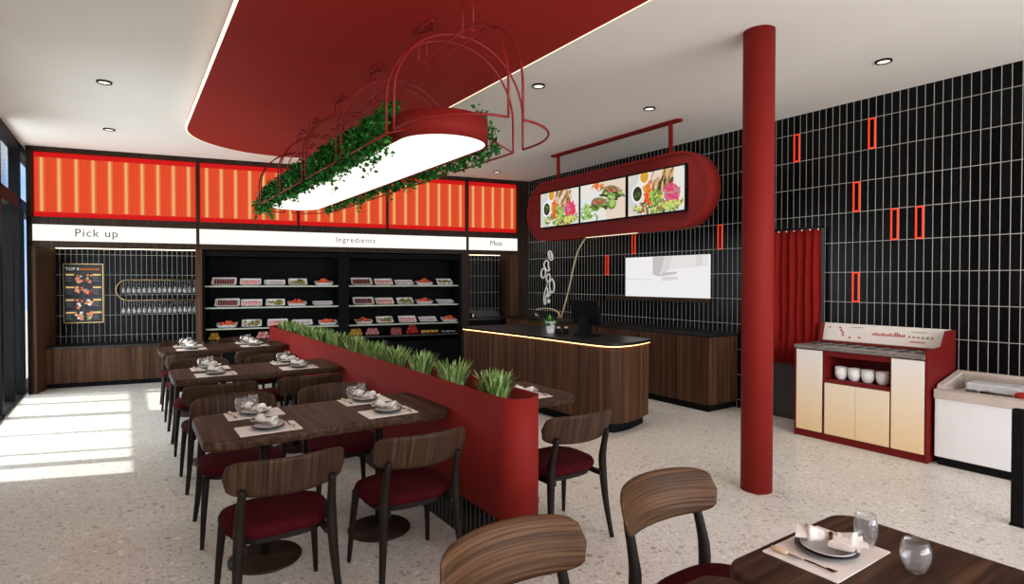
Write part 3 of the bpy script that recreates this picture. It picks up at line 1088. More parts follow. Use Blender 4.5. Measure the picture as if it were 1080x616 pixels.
# ------------------------------------------------------------------ hanging menu screens
SX = 5.0
yc, zc_ = (3.70 + 6.88) / 2, 2.50
rr, hf = .42, (6.88 - 3.70) / 2 - .42
r_ = empty('menu_display', (SX, yc, HC))
tag(r_, 'red rounded hanging menu display with three food pictures over the bar', 'menu display')
zo = zc_ - HC
def st(r): return stadium((0, zo), hf, r, 24, axis=0)
MB().ring_prism(st(rr), st(rr - .022), 0.0, .2, axis='x', smooth_sides=True).build('casing', M_RED, r_)
MB().prism(st(rr - .0225), .02, .19, axis='x').build('face_panel', M_REDD, r_)
bar = [(.055 * math.cos(a), 0) for a in ()]
MB().prism(stadium((.1, 5.27 - yc), 1.09, .05, 12), -.022, -.001).build('ceiling_plate', M_RED, r_)
for y in (6.27, 4.28):
    MB().box(.085, .115, y - yc - .02, y - yc + .02, zo + rr - .01, -.02).build('rod', M_RED, r_)
MB().box(.05, .075, -.55, .35, zo - rr - .004, zo - rr + .001).build('under_glint', M_LEDW, r_)  # glowing strip added to imitate a reflection along the underside
# food pictures, each a flat lit picture on its screen
def em(n, c, s=.85): return emis('pic_' + n, srgb(*c), s)
PIC = [em('bowl', (206, 212, 210)), em('rim', (238, 238, 232)), em('white', (235, 228, 220)), em('soy', (56, 58, 40)), em('egg', (222, 160, 50)),
       em('carrot', (238, 112, 40)), em('tom', (226, 60, 40)), em('pink', (220, 70, 120)), em('slaw', (168, 200, 110)), em('green', (104, 140, 60)),
       em('chick', (214, 178, 128)), em('chickd', (160, 112, 70)), em('yel', (222, 214, 110)), em('cream', (232, 212, 194)), em('dark', (70, 74, 46)), em('mauve', (196, 140, 150)), em('plate', (226, 232, 232))]
PI_ = {n: i for i, n in enumerate(['bowl', 'rim', 'white', 'soy', 'egg', 'carrot', 'tom', 'pink', 'slaw', 'green', 'chick', 'chickd', 'yel', 'cream', 'dark', 'mauve', 'plate'])}
def screen(ya, yb, kind, seed):
    """ya = left edge (larger y), yb = right edge"""
    g = random.Random(seed)
    z0, z1 = 2.275 - HC, 2.75 - HC
    yl, yr = ya - yc, yb - yc
    sc = MB().box(-.012, .02, yr - .02, yl + .02, z0 - .02, z1 + .02).build('screen', M_BLACK, r_)
    b = MB()
    lay = [0]
    def clip(poly):
        def cut(ps, f):
            o_ = []
            for i in range(len(ps)):
                p, q = ps[i], ps[(i + 1) % len(ps)]
                fp, fq = f(p), f(q)
                if fp >= 0: o_.append(p)
                if (fp >= 0) != (fq >= 0):
                    t = fp / (fp - fq)
                    o_.append((p[0] + (q[0] - p[0]) * t, p[1] + (q[1] - p[1]) * t))
            return o_
        for f in (lambda p: p[0], lambda p: 1 - p[0], lambda p: p[1], lambda p: 1 - p[1]):
            if len(poly) < 3: return []
            poly = cut(poly, f)
        return poly
    asp = (z1 - z0) / (yl - yr)
    def poly(ps, n):
        ps = clip(ps)
        if len(ps) < 3: return
        lay[0] += 1
        x = -.0125 - lay[0] * .00002
        b.add([(x, yl + (yr - yl) * u, z0 + (z1 - z0) * v) for u, v in ps], [tuple(range(len(ps)))], PI_[n])
    def ell(u, v, a, c, n, rot=0, k=24):
        poly([(u + a * asp * math.cos(t) * math.cos(rot) - c * asp * math.sin(t) * math.sin(rot), v + a * math.cos(t) * math.sin(rot) + c * math.sin(t) * math.cos(rot)) for t in [2 * PI * i / k for i in range(k)]], n)
    def bits(u, v, a, c, names, n, s0, s1, ang=None):
        for i in range(n):
            q = math.sqrt(g.random()); t = g.uniform(0, 2 * PI)
            ln = g.uniform(s0, s1)
            ell(u + q * a * math.cos(t), v + q * c * math.sin(t), ln, ln * g.uniform(.18, .4), g.choice(names), g.uniform(0, PI) if ang is None else ang + g.uniform(-.4, .4), 8)
    if kind == 0:
        poly([(0, 0), (1, 0), (1, 1), (0, 1)], 'cream')
        ell(.62, .5, .98, .86, 'mauve', 0, 40)
        ell(.56, .5, .96, .84, 'bowl', 0, 40)
        ell(.60, .5, .82, .74, 'white', 0, 40)
        bits(.55, .17, .44, .17, ['green', 'slaw', 'yel', 'green', 'dark', 'chickd'], 170, .04, .10)
        ell(.43, .52, .16, .3, 'carrot')
        bits(.42, .58, .11, .17, ['carrot', 'carrot', 'egg', 'tom'], 70, .04, .10)
        bits(.38, .38, .07, .14, ['tom', 'tom', 'carrot'], 26, .03, .07)
        bits(.53, .42, .09, .2, ['slaw', 'slaw', 'green', 'green', 'yel'], 110, .05, .12)
        bits(.62, .82, .2, .16, ['chick', 'chick', 'chickd', 'chickd', 'cream'], 60, .10, .22, 1.2)
        bits(.70, .66, .12, .12, ['chick', 'chickd', 'dark'], 26, .07, .16, 1.2)
        ell(.80, .42, .22, .2, 'pink')
        bits(.80, .42, .13, .19, ['pink', 'pink', 'mauve', 'tom'], 90, .05, .11)
        bits(.80, .14, .14, .09, ['yel', 'slaw', 'yel'], 36, .05, .1)
        ell(.32, .90, .17, .20, 'rim')
        ell(.32, .92, .13, .16, 'egg')
        ell(.18, .52, .19, .22, 'rim')
        ell(.19, .52, .145, .18, 'soy')
        bits(.2, .5, .05, .1, ['green', 'dark'], 8, .03, .06)
    else:
        poly([(0, 0), (1, 0), (1, 1), (0, 1)], 'cream')
        poly([(0, 0), (.62, 0), (.45, .5), (.5, 1), (0, 1)], 'plate')
        ell(.15, .80, .35, .2, 'white')
        bits(.42, .9, .14, .1, ['carrot', 'chickd', 'cream', 'carrot'], 22, .05, .12)
        for (u, v) in ((.72, .68), (.45, .42)):
            ell(u, v, .34, .18, 'green', -.25)
            bits(u, v - .06, .24, .12, ['dark', 'green', 'slaw', 'dark', 'green'], 44, .05, .12, -.2)
            ell(u, v + .08, .26, .07, 'chickd', -.2)
            bits(u, v + .06, .2, .06, ['tom', 'dark', 'chickd', 'mauve'], 22, .03, .07, -.2)
        ell(.72, .38, .16, .14, 'green'); ell(.73, .4, .11, .1, 'slaw')
        bits(.12, .28, .16, .2, ['slaw', 'green', 'slaw', 'yel'], 34, .05, .12)
        bits(.25, .1, .2, .09, ['green', 'slaw'], 20, .05, .1)
        ell(.5, .18, .16, .14, 'white')
    b.build('picture', PIC, sc, recalc=False)
screen(6.53, 5.705, 0, 1)
screen(5.668, 4.863, 1, 2)
screen(4.815, 3.998, 0, 3)

# ------------------------------------------------------------------ right wall pieces
def wall_frame(row, y, ph):
    n = math.floor((y - 2.247) / .0677)
    y0 = 2.247 + n * .0677
    zt = 3.096 - .3 * row
    b = MB().ring_prism(rrect(0, -.15, .066, .298, .002, 1), rrect(0, -.15, .042, .272, .002, 1), 0, .012, axis='x')
    o = b.build('tile_frame', M_ORANGE, None, (XR - .0125, y0 + .03385, zt))
    tag(o, 'thin orange-red rectangular frame around one tile, ' + ph, 'frame', 'orange tile frames on the right wall')
wall_frame(0, 3.371, 'high up, the left-hand one of the top two')
wall_frame(0, 2.628, 'high up, the right-hand one of the top two')
wall_frame(2, 2.761, 'directly above the lowest one, midway up')
wall_frame(3, 2.431, 'left one of the close pair')
wall_frame(3, 2.228, 'rightmost of all, in the close pair')
wall_frame(5, 2.762, 'lowest one, over the sauce station')
wall_frame(3, 4.31, 'beside the right end of the menu display')
wall_frame(3, 5.726, 'just under the menu display, over the white screen')
wall_frame(4, 6.262, 'left of the white screen, over the wall counter')

r_ = empty('wall_screen', (XR, 5.16, 1.29))
tag(r_, 'wide bright white picture screen on the black tiles behind the bar', 'screen')
MB().box(-.03, 0, -.71, .705, 0.0, .55).build('panel', emis('screen_white', srgb(238, 236, 235), .88), r_)
b = MB()
g0_, g1_, g2_ = emis('screen_g0', srgb(196, 190, 190), .88), emis('screen_g1', srgb(216, 212, 211), .88), emis('screen_g2', srgb(228, 224, 223), .88)
def fs(u0, v0, u1, v1, u2, v2, u3, v3, mi, k):
    x = -.0302 - .0001 * k
    b.add([(x, .705 - 1.415 * u, .55 * v) for u, v in ((u0, v0), (u1, v1), (u2, v2), (u3, v3))], [(0, 1, 2, 3)], mi)
fs(.36, .99, .36, .56, .44, .5, .50, .99, 0, 1)
fs(.50, .99, .44, .5, .55, .66, .60, .99, 1, 1)
fs(.60, .99, .55, .66, .99, .74, .99, .99, 2, 1)
fs(.44, .5, .50, .60, .66, .62, .64, .56, 0, 2)
fs(.46, .40, .48, .5, .66, .5, .66, .42, 1, 2)
fs(.86, .99, .86, .74, .93, .74, .93, .99, 1, 2)
fs(.0, .44, .35, .41, .35, .43, .0, .46, 1, 2)
b.build('picture', [g0_, g1_, g2_], r_, recalc=False)
b = MB().box(-.1, 0, -.72, 1.05, -.055, -.005)
o = b.build('wall_shelf', M_WX, None, (XR, 5.16, 1.29), bevel=.003)
tag(o, 'narrow walnut ledge under the white wall screen', 'shelf')

# white fruit and leaf line drawing
def wl(pts, closed, r, n=6):
    return MB().tube(catmull([(XR - .008, y, z) for y, z in pts], n, closed), r, 6, closed)
def ring(y, z, a, c, rot, k=10):
    return [(y + a * math.cos(t) * math.cos(rot) - c * math.sin(t) * math.sin(rot), z + a * math.cos(t) * math.sin(rot) + c * math.sin(t) * math.cos(rot)) for t in [2 * PI * i / k for i in range(k)]]
r_ = empty('wall_drawing', (0, 0, 0))
tag(r_, 'white line drawing of fruit and leaves on the tiles behind the bar', 'wall drawing')
for (y, z, a, c, rot) in ((7.64, 1.94, .05, .085, -.5), (7.84, 1.64, .06, .085, .2), (7.70, 1.56, .05, .065, .3), (7.60, 1.42, .065, .11, -.1), (7.68, 1.285, .03, .035, 0), (7.685, 1.16, .022, .026, 0)):
    wl(ring(y, z, a, c, rot), True, .013).build('outline', M_WHITE, r_)
wl(ring(7.64, 1.94, .02, .04, -.5), True, .006).build('outline', M_WHITE, r_)
wl([(7.80, 1.74), (7.82, 1.80), (7.76, 1.86), (7.70, 1.83), (7.70, 1.76), (7.67, 1.70), (7.73, 1.68)], True, .013).build('outline', M_WHITE, r_)
wl([(7.76, 1.38), (7.80, 1.30), (7.82, 1.20), (7.80, 1.10), (7.77, 1.13), (7.77, 1.22), (7.72, 1.30), (7.72, 1.36)], True, .013).build('outline', M_WHITE, r_)
wl([(7.76, 1.38), (7.73, 1.46), (7.74, 1.5)], False, .008).build('outline', M_WHITE, r_)
wl([(7.62, 1.53), (7.58, 1.55)], False, .008).build('outline', M_WHITE, r_)
wl([(7.70, 1.22), (7.73, 1.25)], False, .012).build('outline', M_WHITE, r_)
# gold noodle bowl with chopstick, one line
r_ = empty('wall_ornament', (0, 0, 0))
tag(r_, 'pale gold bowl and long curved chopstick outline on the black tiles', 'wall ornament')
wl([(8.04, .998), (7.93, 1.018), (7.80, 1.028), (7.66, 1.03), (7.52, 1.01), (7.43, .975), (7.40, .93), (7.45, .885), (7.54, .862), (7.67, .848), (7.80, .848), (7.93, .875), (8.06, .91)], False, .012).build('bowl_line', M_PGOLD, r_)
wl([(8.06, .93), (8.04, .82), (8.02, .72), (7.95, .66)], False, .012).build('bowl_line', M_PGOLD, r_)
wl([(7.40, .78), (7.377, .85), (7.26, 1.11), (7.16, 1.365), (7.10, 1.54), (7.045, 1.717), (6.99, 1.86), (6.93, 1.987), (6.80, 2.135), (6.70, 2.22)], False, .012).build('chopstick', M_PGOLD, r_)

# back counter along the right wall
r_ = empty('back_counter', (5.52, 4.07, 0))
tag(r_, 'long walnut counter with black worktop against the right-hand tiled wall', 'counter')
MB().box(0.0, .53, 0, 4.15, .085, .86).build('body', M_WZ, r_)
MB().box(.035, .53, .035, 4.15, 0, .085).build('plinth', M_BLACK, r_)
MB().box(-.01, .533, -.01, 4.15, .86, .893).build('worktop', M_STONE, r_, bevel=.003)
for y in (.62, 1.24, 1.86, 2.48, 3.1):
    MB().box(-.003, .001, y - .002, y + .002, .09, .855).build('door_gap', M_BLACK, r_)

# curtained doorway
o = MB().box(XR - .03, XR + .001, 3.07, 3.64, 0, 2.06).build('door_1', M_GREY)
struct(o)
r_ = empty('curtain', (5.975, 3.06, .615))
tag(r_, 'pleated red half-height curtain in the doorway behind the red column', 'curtain')
b = MB()
n = 120
pts = []
for i in range(n + 1):
    y = .56 * i / n
    pts.append((.017 * math.sin(2 * PI * y / .085) + .006 * math.sin(2 * PI * y / .19 + 1), y))
nz_ = 8
vs = []
for j in range(nz_ + 1):
    f = j / nz_
    for (x, y) in pts:
        vs.append((x * (1.15 - .35 * f), y + .004 * math.sin(9 * f + y * 20), f * 1.435))
fs_ = []
for j in range(nz_):
    for i in range(n):
        a = j * (n + 1) + i
        fs_.append((a, a + 1, a + n + 2, a + n + 1))
b.add(vs, fs_, 0, True)
o = b.build('cloth', M_CURT, r_, recalc=False)
sm = o.modifiers.new('thickness', 'SOLIDIFY')
sm.thickness = .003
MB().tube([(0, -.0, 1.45), (0, .57, 1.45)], .008, 8).build('rod', M_BLACK, r_)
for i in range(7):
    y = .02 + i * .085
    MB().ball((-.02, y, 1.428), .008, 6).build('ring', M_WHITE, r_)

# ------------------------------------------------------------------ bar
barp = catmull([(3.74, 6.60), (3.79, 6.0), (3.835, 5.3), (3.86, 4.7), (3.875, 4.35), (3.90, 4.12), (3.97, 4.01), (4.09, 3.985), (4.22, 3.995), (4.36, 4.03), (4.585, 4.11)], 5)
barp = [(p[0], p[1]) for p in [(q.x, q.y) for q in [Vector((a[0], a[1], 0)) for a in barp]]]
cen = (4.2, 5.2)
def bar_off(d):
    """outline moved inwards by d, closed behind the bar"""
    out = []
    m = len(barp)
    for i, p in enumerate(barp):
        q0, q1 = barp[max(i - 1, 0)], barp[min(i + 1, m - 1)]
        t = Vector((q1[0] - q0[0], q1[1] - q0[1])).normalized()
        n_ = Vector((-t.y, t.x))
        out.append((p[0] + n_.x * d, p[1] + n_.y * d))
    return out
def bar_poly(d):
    f = bar_off(d)
    return f + [(4.60 - d, 6.60 - max(d, 0))] if False else f + [(f[-1][0] + .02, 5.0), (4.62 - d, 6.60)]
r_ = empty('service_bar', (4.2, 5.2, 0))
tag(r_, 'curved walnut service bar with black top and glowing edge strip', 'bar')
def sh(ps): return [(x - 4.2, y - 5.2) for x, y in ps]
MB().prism(sh(bar_poly(0.02)), .10, .862, smooth_sides=False).build('body', M_WZ, r_)
MB().prism(sh(bar_poly(0.075)), 0, .10).build('plinth', M_BLACK, r_)
MB().prism(sh(bar_poly(-0.018)), .868, .90).build('countertop', M_STONE, r_, bevel=.003)
ps = bar_off(0.000)
pi = bar_off(0.019)
b = MB()
vs = []
for (x, y) in ps: vs.append((x - 4.2, y - 5.2, .860))
for (x, y) in ps: vs.append((x - 4.2, y - 5.2, .867))
for (x, y) in pi: vs.append((x - 4.2, y - 5.2, .860))
for (x, y) in pi: vs.append((x - 4.2, y - 5.2, .867))
m_ = len(ps)
fs_ = []
for i in range(m_ - 1):
    fs_ += [(i, i + 1, m_ + i + 1, m_ + i), (2 * m_ + i, i, i + 1, 2 * m_ + i + 1)]
b.add(vs, [(i, i + 1, m_ + i + 1, m_ + i) for i in range(m_ - 1)] + [(2 * m_ + i, 2 * m_ + i + 1, i + 1, i) for i in range(m_ - 1)])
b.build('edge_light', M_LEDB, r_)
# slim vertical reeds on the bar front
b = MB()
tot = 0
for i in range(m_ - 1):
    p0, p1 = Vector(bar_off(.02)[i]), Vector(bar_off(.02)[i + 1])
    ln = (p1 - p0).length
    k = max(1, round(ln / .036))
    for j in range(k):
        c = p0 + (p1 - p0) * ((j + .5) / k)
        t = (p1 - p0).normalized()
        nrm = Vector((t.y, -t.x))
        a, bb = c - t * .0155, c + t * .0155
        a2, b2 = a + nrm * .007 + t * .004, bb + nrm * .007 - t * .004
        b.prism([(q.x - 4.2, q.y - 5.2) for q in (a, a2, b2, bb)], .102, .85)
o = b.build('reeded_cladding', M_WZ, r_)
o['kind'] = 'stuff'

# things on the bar
r_ = empty('potted_plant', (4.075, 5.147, .90))
r_.scale = (1.2, 1.2, 1.15)
tag(r_, 'small green plant in a white pot on the bar', 'potted plant')
MB().lathe([(.0005, 0), (.033, 0), (.038, .02), (.046, .105), (.05, .107), (.05, .125), (.043, .125), (.04, .105), (.0005, .10)], 24).build('pot', M_WHITE, r_)
b = MB()
g = random.Random(9)
for i in range(46):
    a = g.uniform(0, 2 * PI)
    ln = g.uniform(.085, .155)
    el = g.uniform(.25, 1.2)
    pts = []
    for k in range(5):
        t = k / 4
        rr_ = ln * t * math.cos(el)
        pts.append(Vector((rr_ * math.cos(a), rr_ * math.sin(a), .10 + ln * t * math.sin(el) - .05 * t * t)))
    sd = Vector((-math.sin(a), math.cos(a), 0))
    ws = [.004, .013, .017, .011, .001]
    vs = []
    for p_, w_ in zip(pts, ws):
        vs += [p_ - sd * w_, p_ + sd * w_]
    b.add(vs, [(2 * k, 2 * k + 1, 2 * k + 3, 2 * k + 2) for k in range(4)], 0, True)
b.build('leaves', M_IVY, r_, recalc=False)
r_ = empty('till_terminal', (4.24, 4.74, .90))
tag(r_, 'black till terminal with tilted screen on the bar', 'till')
MB().box(-.08, .12, -.13, .1, 0, .018).build('base', M_BLACK, r_, bevel=.004)
MB().prism([(-.02, .018), (.06, .018), (.05, .2), (-.01, .2)], -.05, .10, 'y').build('stand', M_BLACK, r_, bevel=.004)
o = MB().box(-.018, .018, -.23, .21, -.14, .14).build('screen', M_BLACK, r_, (.0, .0, .262), (0, R(-14), 0), bevel=.006)
MB().box(.018, .02, -.215, .195, -.125, .125).build('glass', mat('black_glass', srgb(8, 8, 9), .08), o)
for (x, y, ph, c) in ((4.20, 5.02, 'nearer the till', M_BLACK), (4.12, 5.06, 'nearer the potted plant', M_BLACK)):
    r_ = empty('canister', (x, y, .90))
    tag(r_, 'small black canister with pale lid on the bar, ' + ph, 'canister', 'black canisters on the bar')
    MB().lathe([(.0005, 0), (.028, 0), (.03, .004), (.03, .06), (.026, .066), (.0005, .066)], 18).build('body', c, r_)
    MB().lathe([(.0005, .066), (.024, .066), (.024, .08), (.008, .084), (.0005, .085)], 16).build('lid', M_PLATE2, r_)

# ------------------------------------------------------------------ sauce station
r_ = empty('sauce_station', (5.47, 1.93, 0))
tag(r_, 'dark red sauce station with cream-to-peach doors by the tiled wall', 'sauce station')
prof = [(0, 0), (.583, 0), (.583, 1.078), (.385, 1.078), (.30, .948), (0, .935)]
prof_l = [(0, 0), (.583, 0), (.583, 1.078), (.47, 1.078), (.43, .888), (.40, .853), (0, .853)]
for y in (0.0, 1.10):
    b = MB()
    b.prism(prof if y < .5 else prof_l, y, y + .02, 'y')
    b.build('side_panel', M_REDD, r_, bevel=.002)
MB().box(.012, .58, .02, 1.10, 0, .065).build('plinth', M_REDD, r_)
MB().box(.02, .58, .02, 1.10, .065, .08).build('floor_panel', M_REDD, r_)
MB().box(.015, .58, .28, .83, .553, .583).build('niche_floor', M_REDD, r_)
MB().box(.015, .58, .28, .83, .80, .85).build('niche_top', M_REDD, r_)
MB().box(.38, .40, .28, .83, .583, .80).build('niche_back', M_REDD, r_)
for y in (.262, .83):
    MB().box(.012, .58, y, y + .018, .08, .85).build('divider', M_REDD, r_)
M_OMB = mat('ombre_laminate', srgb(236, 226, 214), .5)
t = N(M_OMB, 'ShaderNodeTexCoord'); s_ = N(M_OMB, 'ShaderNodeSeparateXYZ'); rp = N(M_OMB, 'ShaderNodeValToRGB')
L(M_OMB, t.outputs['Object'], s_.inputs[0]); L(M_OMB, s_.outputs['Z'], rp.inputs['Fac']); L(M_OMB, rp.outputs['Color'], P(M_OMB).inputs['Base Color'])
e = rp.color_ramp.elements
e[0].position = .08; e[0].color = srgb(236, 204, 158)
e[1].position = .80; e[1].color = srgb(234, 228, 221)
k_ = e.new(.42); k_.color = srgb(238, 220, 190)
for (ya, yb, z0, z1) in ((1.843 - 1.0 + .012, 1.097, .07, .845), (.025, .268, .07, .845), (.283, .555, .07, .55), (.559, .828, .07, .55)):
    MB().box(-.004, .014, ya, yb, z0, z1).build('door', M_OMB, r_, bevel=.002)
MB().box(-.008, .415, .02, 1.12, .855, .888).build('countertop', M_GSTONE, r_, bevel=.003)
for i in range(8):
    for j in range(2):
        cy_, cx_ = .11 + i * .126, .16 + j * .15
        b = MB()
        b.lathe([(.054, .0), (.054, .006), (.050, .006), (.048, .002), (.0005, .0015)], 18, (cx_, cy_, .888), 0, True, 1.0, 1.05)
        o = b.build('sauce_well', M_STEEL, r_)
        MB().lathe([(.0005, .0045), (.049, .0045), (.049, .0055), (.0005, .0055)], 16, (cx_, cy_, .888), 0, True, 1, 1.05).build('well_mouth', M_CAB, o)
bd = MB().prism([(.485, .905), (.50, .905), (.55, 1.08), (.535, 1.08)], .022, 1.098, 'y').build('sign_board', M_PAPER, r_)
MB().box(.415, .50, .02, 1.10, .86, .908).build('ledge', M_REDD, r_)
tl = math.atan2(.05, .16)
M_PR = mat('red_print', srgb(176, 60, 56), .7)
M_PD = mat('brown_print', srgb(150, 120, 104), .7)
def on_board(y, z):  # point just in front of the board, station coordinates
    return (.485 + (z - .905) / .175 * .05 - .0015, y, z)
b = MB()
g = random.Random(4)
def pr(y, z, w_, h_, mi):
    p, q = on_board(y, z), on_board(y, z + h_)
    b.add([(p[0], y, z), (p[0], y + w_, z), (q[0], y + w_, z + h_), (q[0], y, z + h_)], [(0, 1, 2, 3)], mi)
for i in range(15):                      # small red headline
    pr(.63 - i * .019, .985, .013, .016 + .006 * ((i * 7) % 3) + (.012 if 10 <= i <= 12 else 0), 0)
b.build('headline_print', [M_PR, M_PD], r_, recalc=False)
b = MB()
for i in range(9):
    pr(.83 - i * .013, 1.045, .009, .008, 1)
    pr(.31 - i * .014, 1.035, .010, .009, 1)
    pr(.31 - i * .014, .945, .011, .012, 0 if i < 7 else 1)
for i in range(6):
    pr(.32 - i * .036, .985, .02, .016, 1)
b.build('caption_print', [M_PR, M_PD], r_, recalc=False)
b = MB()
for (y, z) in ((1.03, 1.03), (.93, 1.03), (.915, 1.005), (.90, .985), (.895, .96), (.83, .94), (.74, .945)):
    pr(y, z, .022, .015, 1 if y > 1 else 0)
b.build('fruit_print', [M_PR, M_PD], r_, recalc=False)
c0 = None
for i, (y, ph) in enumerate(((2.672, 'leftmost'), (2.556, 'second from the left'), (2.44, 'third from the left'), (2.318, 'rightmost'))):
    prof = [(.0005, 0), (.03, 0), (.032, .004), (.045, .018), (.052, .045), (.054, .115), (.0505, .115), (.0485, .046), (.042, .022), (.0005, .012)]
    loc = (5.60, y, .584)
    if c0 is None:
        c0 = MB().lathe(prof, 28).build('cup', M_WHITE, None, loc)
        c = c0
    else:
        c = c0.copy(); COL.objects.link(c); c.location = loc
    tag(c, 'round white ceramic cup in the sauce station niche, %s of the four' % ph, 'cup', 'white cups in the sauce station')

# ------------------------------------------------------------------ chest freezer
r_ = empty('chest_freezer', (5.528, .75, 0))
tag(r_, 'white chest freezer with beige rim and sloping glass lid', 'freezer')
LN = 1.152
MB().box(0, .50, 0, LN, .068, .548).build('body', M_FRZ, r_, bevel=.006)
MB().box(.02, .50, .02, LN - .02, 0, .068).build('plinth', M_BLACK, r_)
b = MB()
rim = [(-.012, .548), (.505, .548), (.505, .735), (.48, .735), (.06, .655), (.05, .622), (-.012, .622)]
for y in (-.005, LN - .05):
    b.prism(rim, y, y + .055, 'y')
b.box(-.012, .075, .05, LN - .05, .548, .622)
b.box(.45, .505, .05, LN - .05, .548, .735)
b.build('rim', M_FRZLIP, r_, bevel=.006)
MB().box(.075, .46, .05, LN - .05, .585, .589).build('inner_floor', mat('freezer_inside', srgb(200, 200, 198), .6), r_)
b = MB()
b.prism([(.06, .64), (.48, .72), (.48, .724), (.06, .644)], .05, LN - .05, 'y')
b.build('glass_lid', M_LID, r_)
MB().prism([(.06, .644), (.48, .724), (.48, .735), (.06, .655)], .56, .585, 'y').build('lid_bar', M_FRZLIP, r_)
b = MB().box(-.10, .10, -.17, .17, 0, .085)
tag(b.build('frozen_box', M_FRZ, None, (5.85, 1.60, .590), (0, 0, R(6)), bevel=.01), 'white box lying in the chest freezer', 'box')
for i, (x, y, rz) in enumerate(((5.68, 1.70, .4), (5.70, 1.60, .9), (5.67, 1.50, 1.4))):
    b = MB().box(-.05, .05, -.035, .035, 0, .035)
    tag(b.build('frozen_packet', mat('brown_pack', srgb(52, 34, 28), .5), None, (x, y, .590), (0, 0, rz), bevel=.008), 'dark brown frozen packet in front of the white box in the freezer', 'packet', 'brown packets in the freezer')
for i, (x, y) in enumerate(((5.70, 1.40), (5.655, 1.36))):
    b = MB().ball((0, 0, .03), .05, 8, (1, .9, .65))
    tag(b.build('frozen_bag', mat('red_pack', srgb(196, 26, 30), .4), None, (x, y, .592)), 'bright red frozen bag beside the freezer lid bar', 'bag', 'red bags in the freezer')
# black post at the right edge
r_ = empty('barrier_post', (4.568, 1.13, 0))
tag(r_, 'slim black post standing at the right edge in front of the freezer', 'post')
MB().box(-.03, .03, -.03, .03, .012, .72).build('post', M_BLACK, r_, bevel=.003)
MB().box(-.035, .035, -.035, .035, 0, .012).build('foot_plate', M_BLACK, r_)

# ------------------------------------------------------------------ planter divider
PCX, PR = 1.738, .118
PY0, PY1 = 2.37, 8.25
pc = (PY0 + PY1) / 2
ph_ = (PY1 - PY0) / 2 - PR
r_ = empty('planter', (PCX, pc, 0))
tag(r_, 'long red divider planter with rounded ends on black tiled base', 'planter')
MB().ring_prism(stadium((0, 0), ph_, PR, 24), stadium((0, 0), ph_, PR - .012, 24), .255, .90, smooth_sides=True).build('shell', M_RED, r_)
MB().prism(stadium((0, 0), ph_, PR - .0125, 24), .256, .27).build('bottom', M_RED, r_)
MB().prism(stadium((0, 0), ph_, PR - .0125, 24), .72, .80).build('soil', M_SOIL, r_)
# tiled base: local x of the tile shader along y
b = MB().prism(stadium((0, 0), ph_ - .03, PR - .028, 24, axis=0), 0, .256)
b.build('tiled_base', tile('black_tile_base', 0.01, 0.0, .05, .6, .0030, .004, (140, 140, 137)), r_, (0, 0, 0), (0, 0, PI / 2))
gp0 = None
ys = [2.70, 3.20, 3.68, 4.13, 4.60, 5.09, 5.58, 6.07, 6.57, 7.10, 7.65]
NM = ['nearest', 'second nearest', 'third nearest', 'fourth nearest', 'fifth nearest', 'middle', 'fifth from the far end', 'fourth from the far end', 'third from the far end', 'second from the far end', 'farthest']
def grass(seed):
    g = random.Random(seed)
    b = MB()
    for i in range(230):
        a = g.uniform(0, 2 * PI)
        q = .078 * math.sqrt(g.random())
        ln = g.uniform(.11, .20)
        lean = g.uniform(.0, .62)
        bend = g.uniform(.0, .42)
        w_ = g.uniform(.006, .011)
        sd = Vector((-math.sin(a), math.cos(a), 0))
        pts = []
        for k in range(5):
            t = k / 4
            th = lean * t + bend * t * t * .8
            rad = q + ln * t * math.sin(th * .8) * .85
            pts.append(Vector((rad * math.cos(a) * .9, rad * math.sin(a), ln * t * math.cos(th * .7))))
        ws = [w_ * .7, w_, w_, w_ * .7, w_ * .08]
        vs = []
        for p_, ww in zip(pts, ws):
            vs += [p_ - sd * ww, p_ + sd * ww]
        b.add(vs, [(2 * k, 2 * k + 1, 2 * k + 3, 2 * k + 2) for k in range(4)], 0, True)
    return b
gp = [grass(i) for i in range(3)]
gme = []
for i, y in enumerate(ys):
    if i < 3:
        o = gp[i].build('grass_plant', M_GRASS, None, (PCX, y, .80), (0, 0, i * 1.1), recalc=False)
        o.scale = (1.0, 1.0, 1.12)
        gme.append(o)
    else:
        o = gme[i % 3].copy(); COL.objects.link(o); o.location = (PCX, y, .80); o.rotation_euler = (0, 0, i * 1.7)
    tag(o, 'tufty green grass plant in the red planter, %s of the row' % NM[i], 'grass plant', 'grass plants in the red planter')

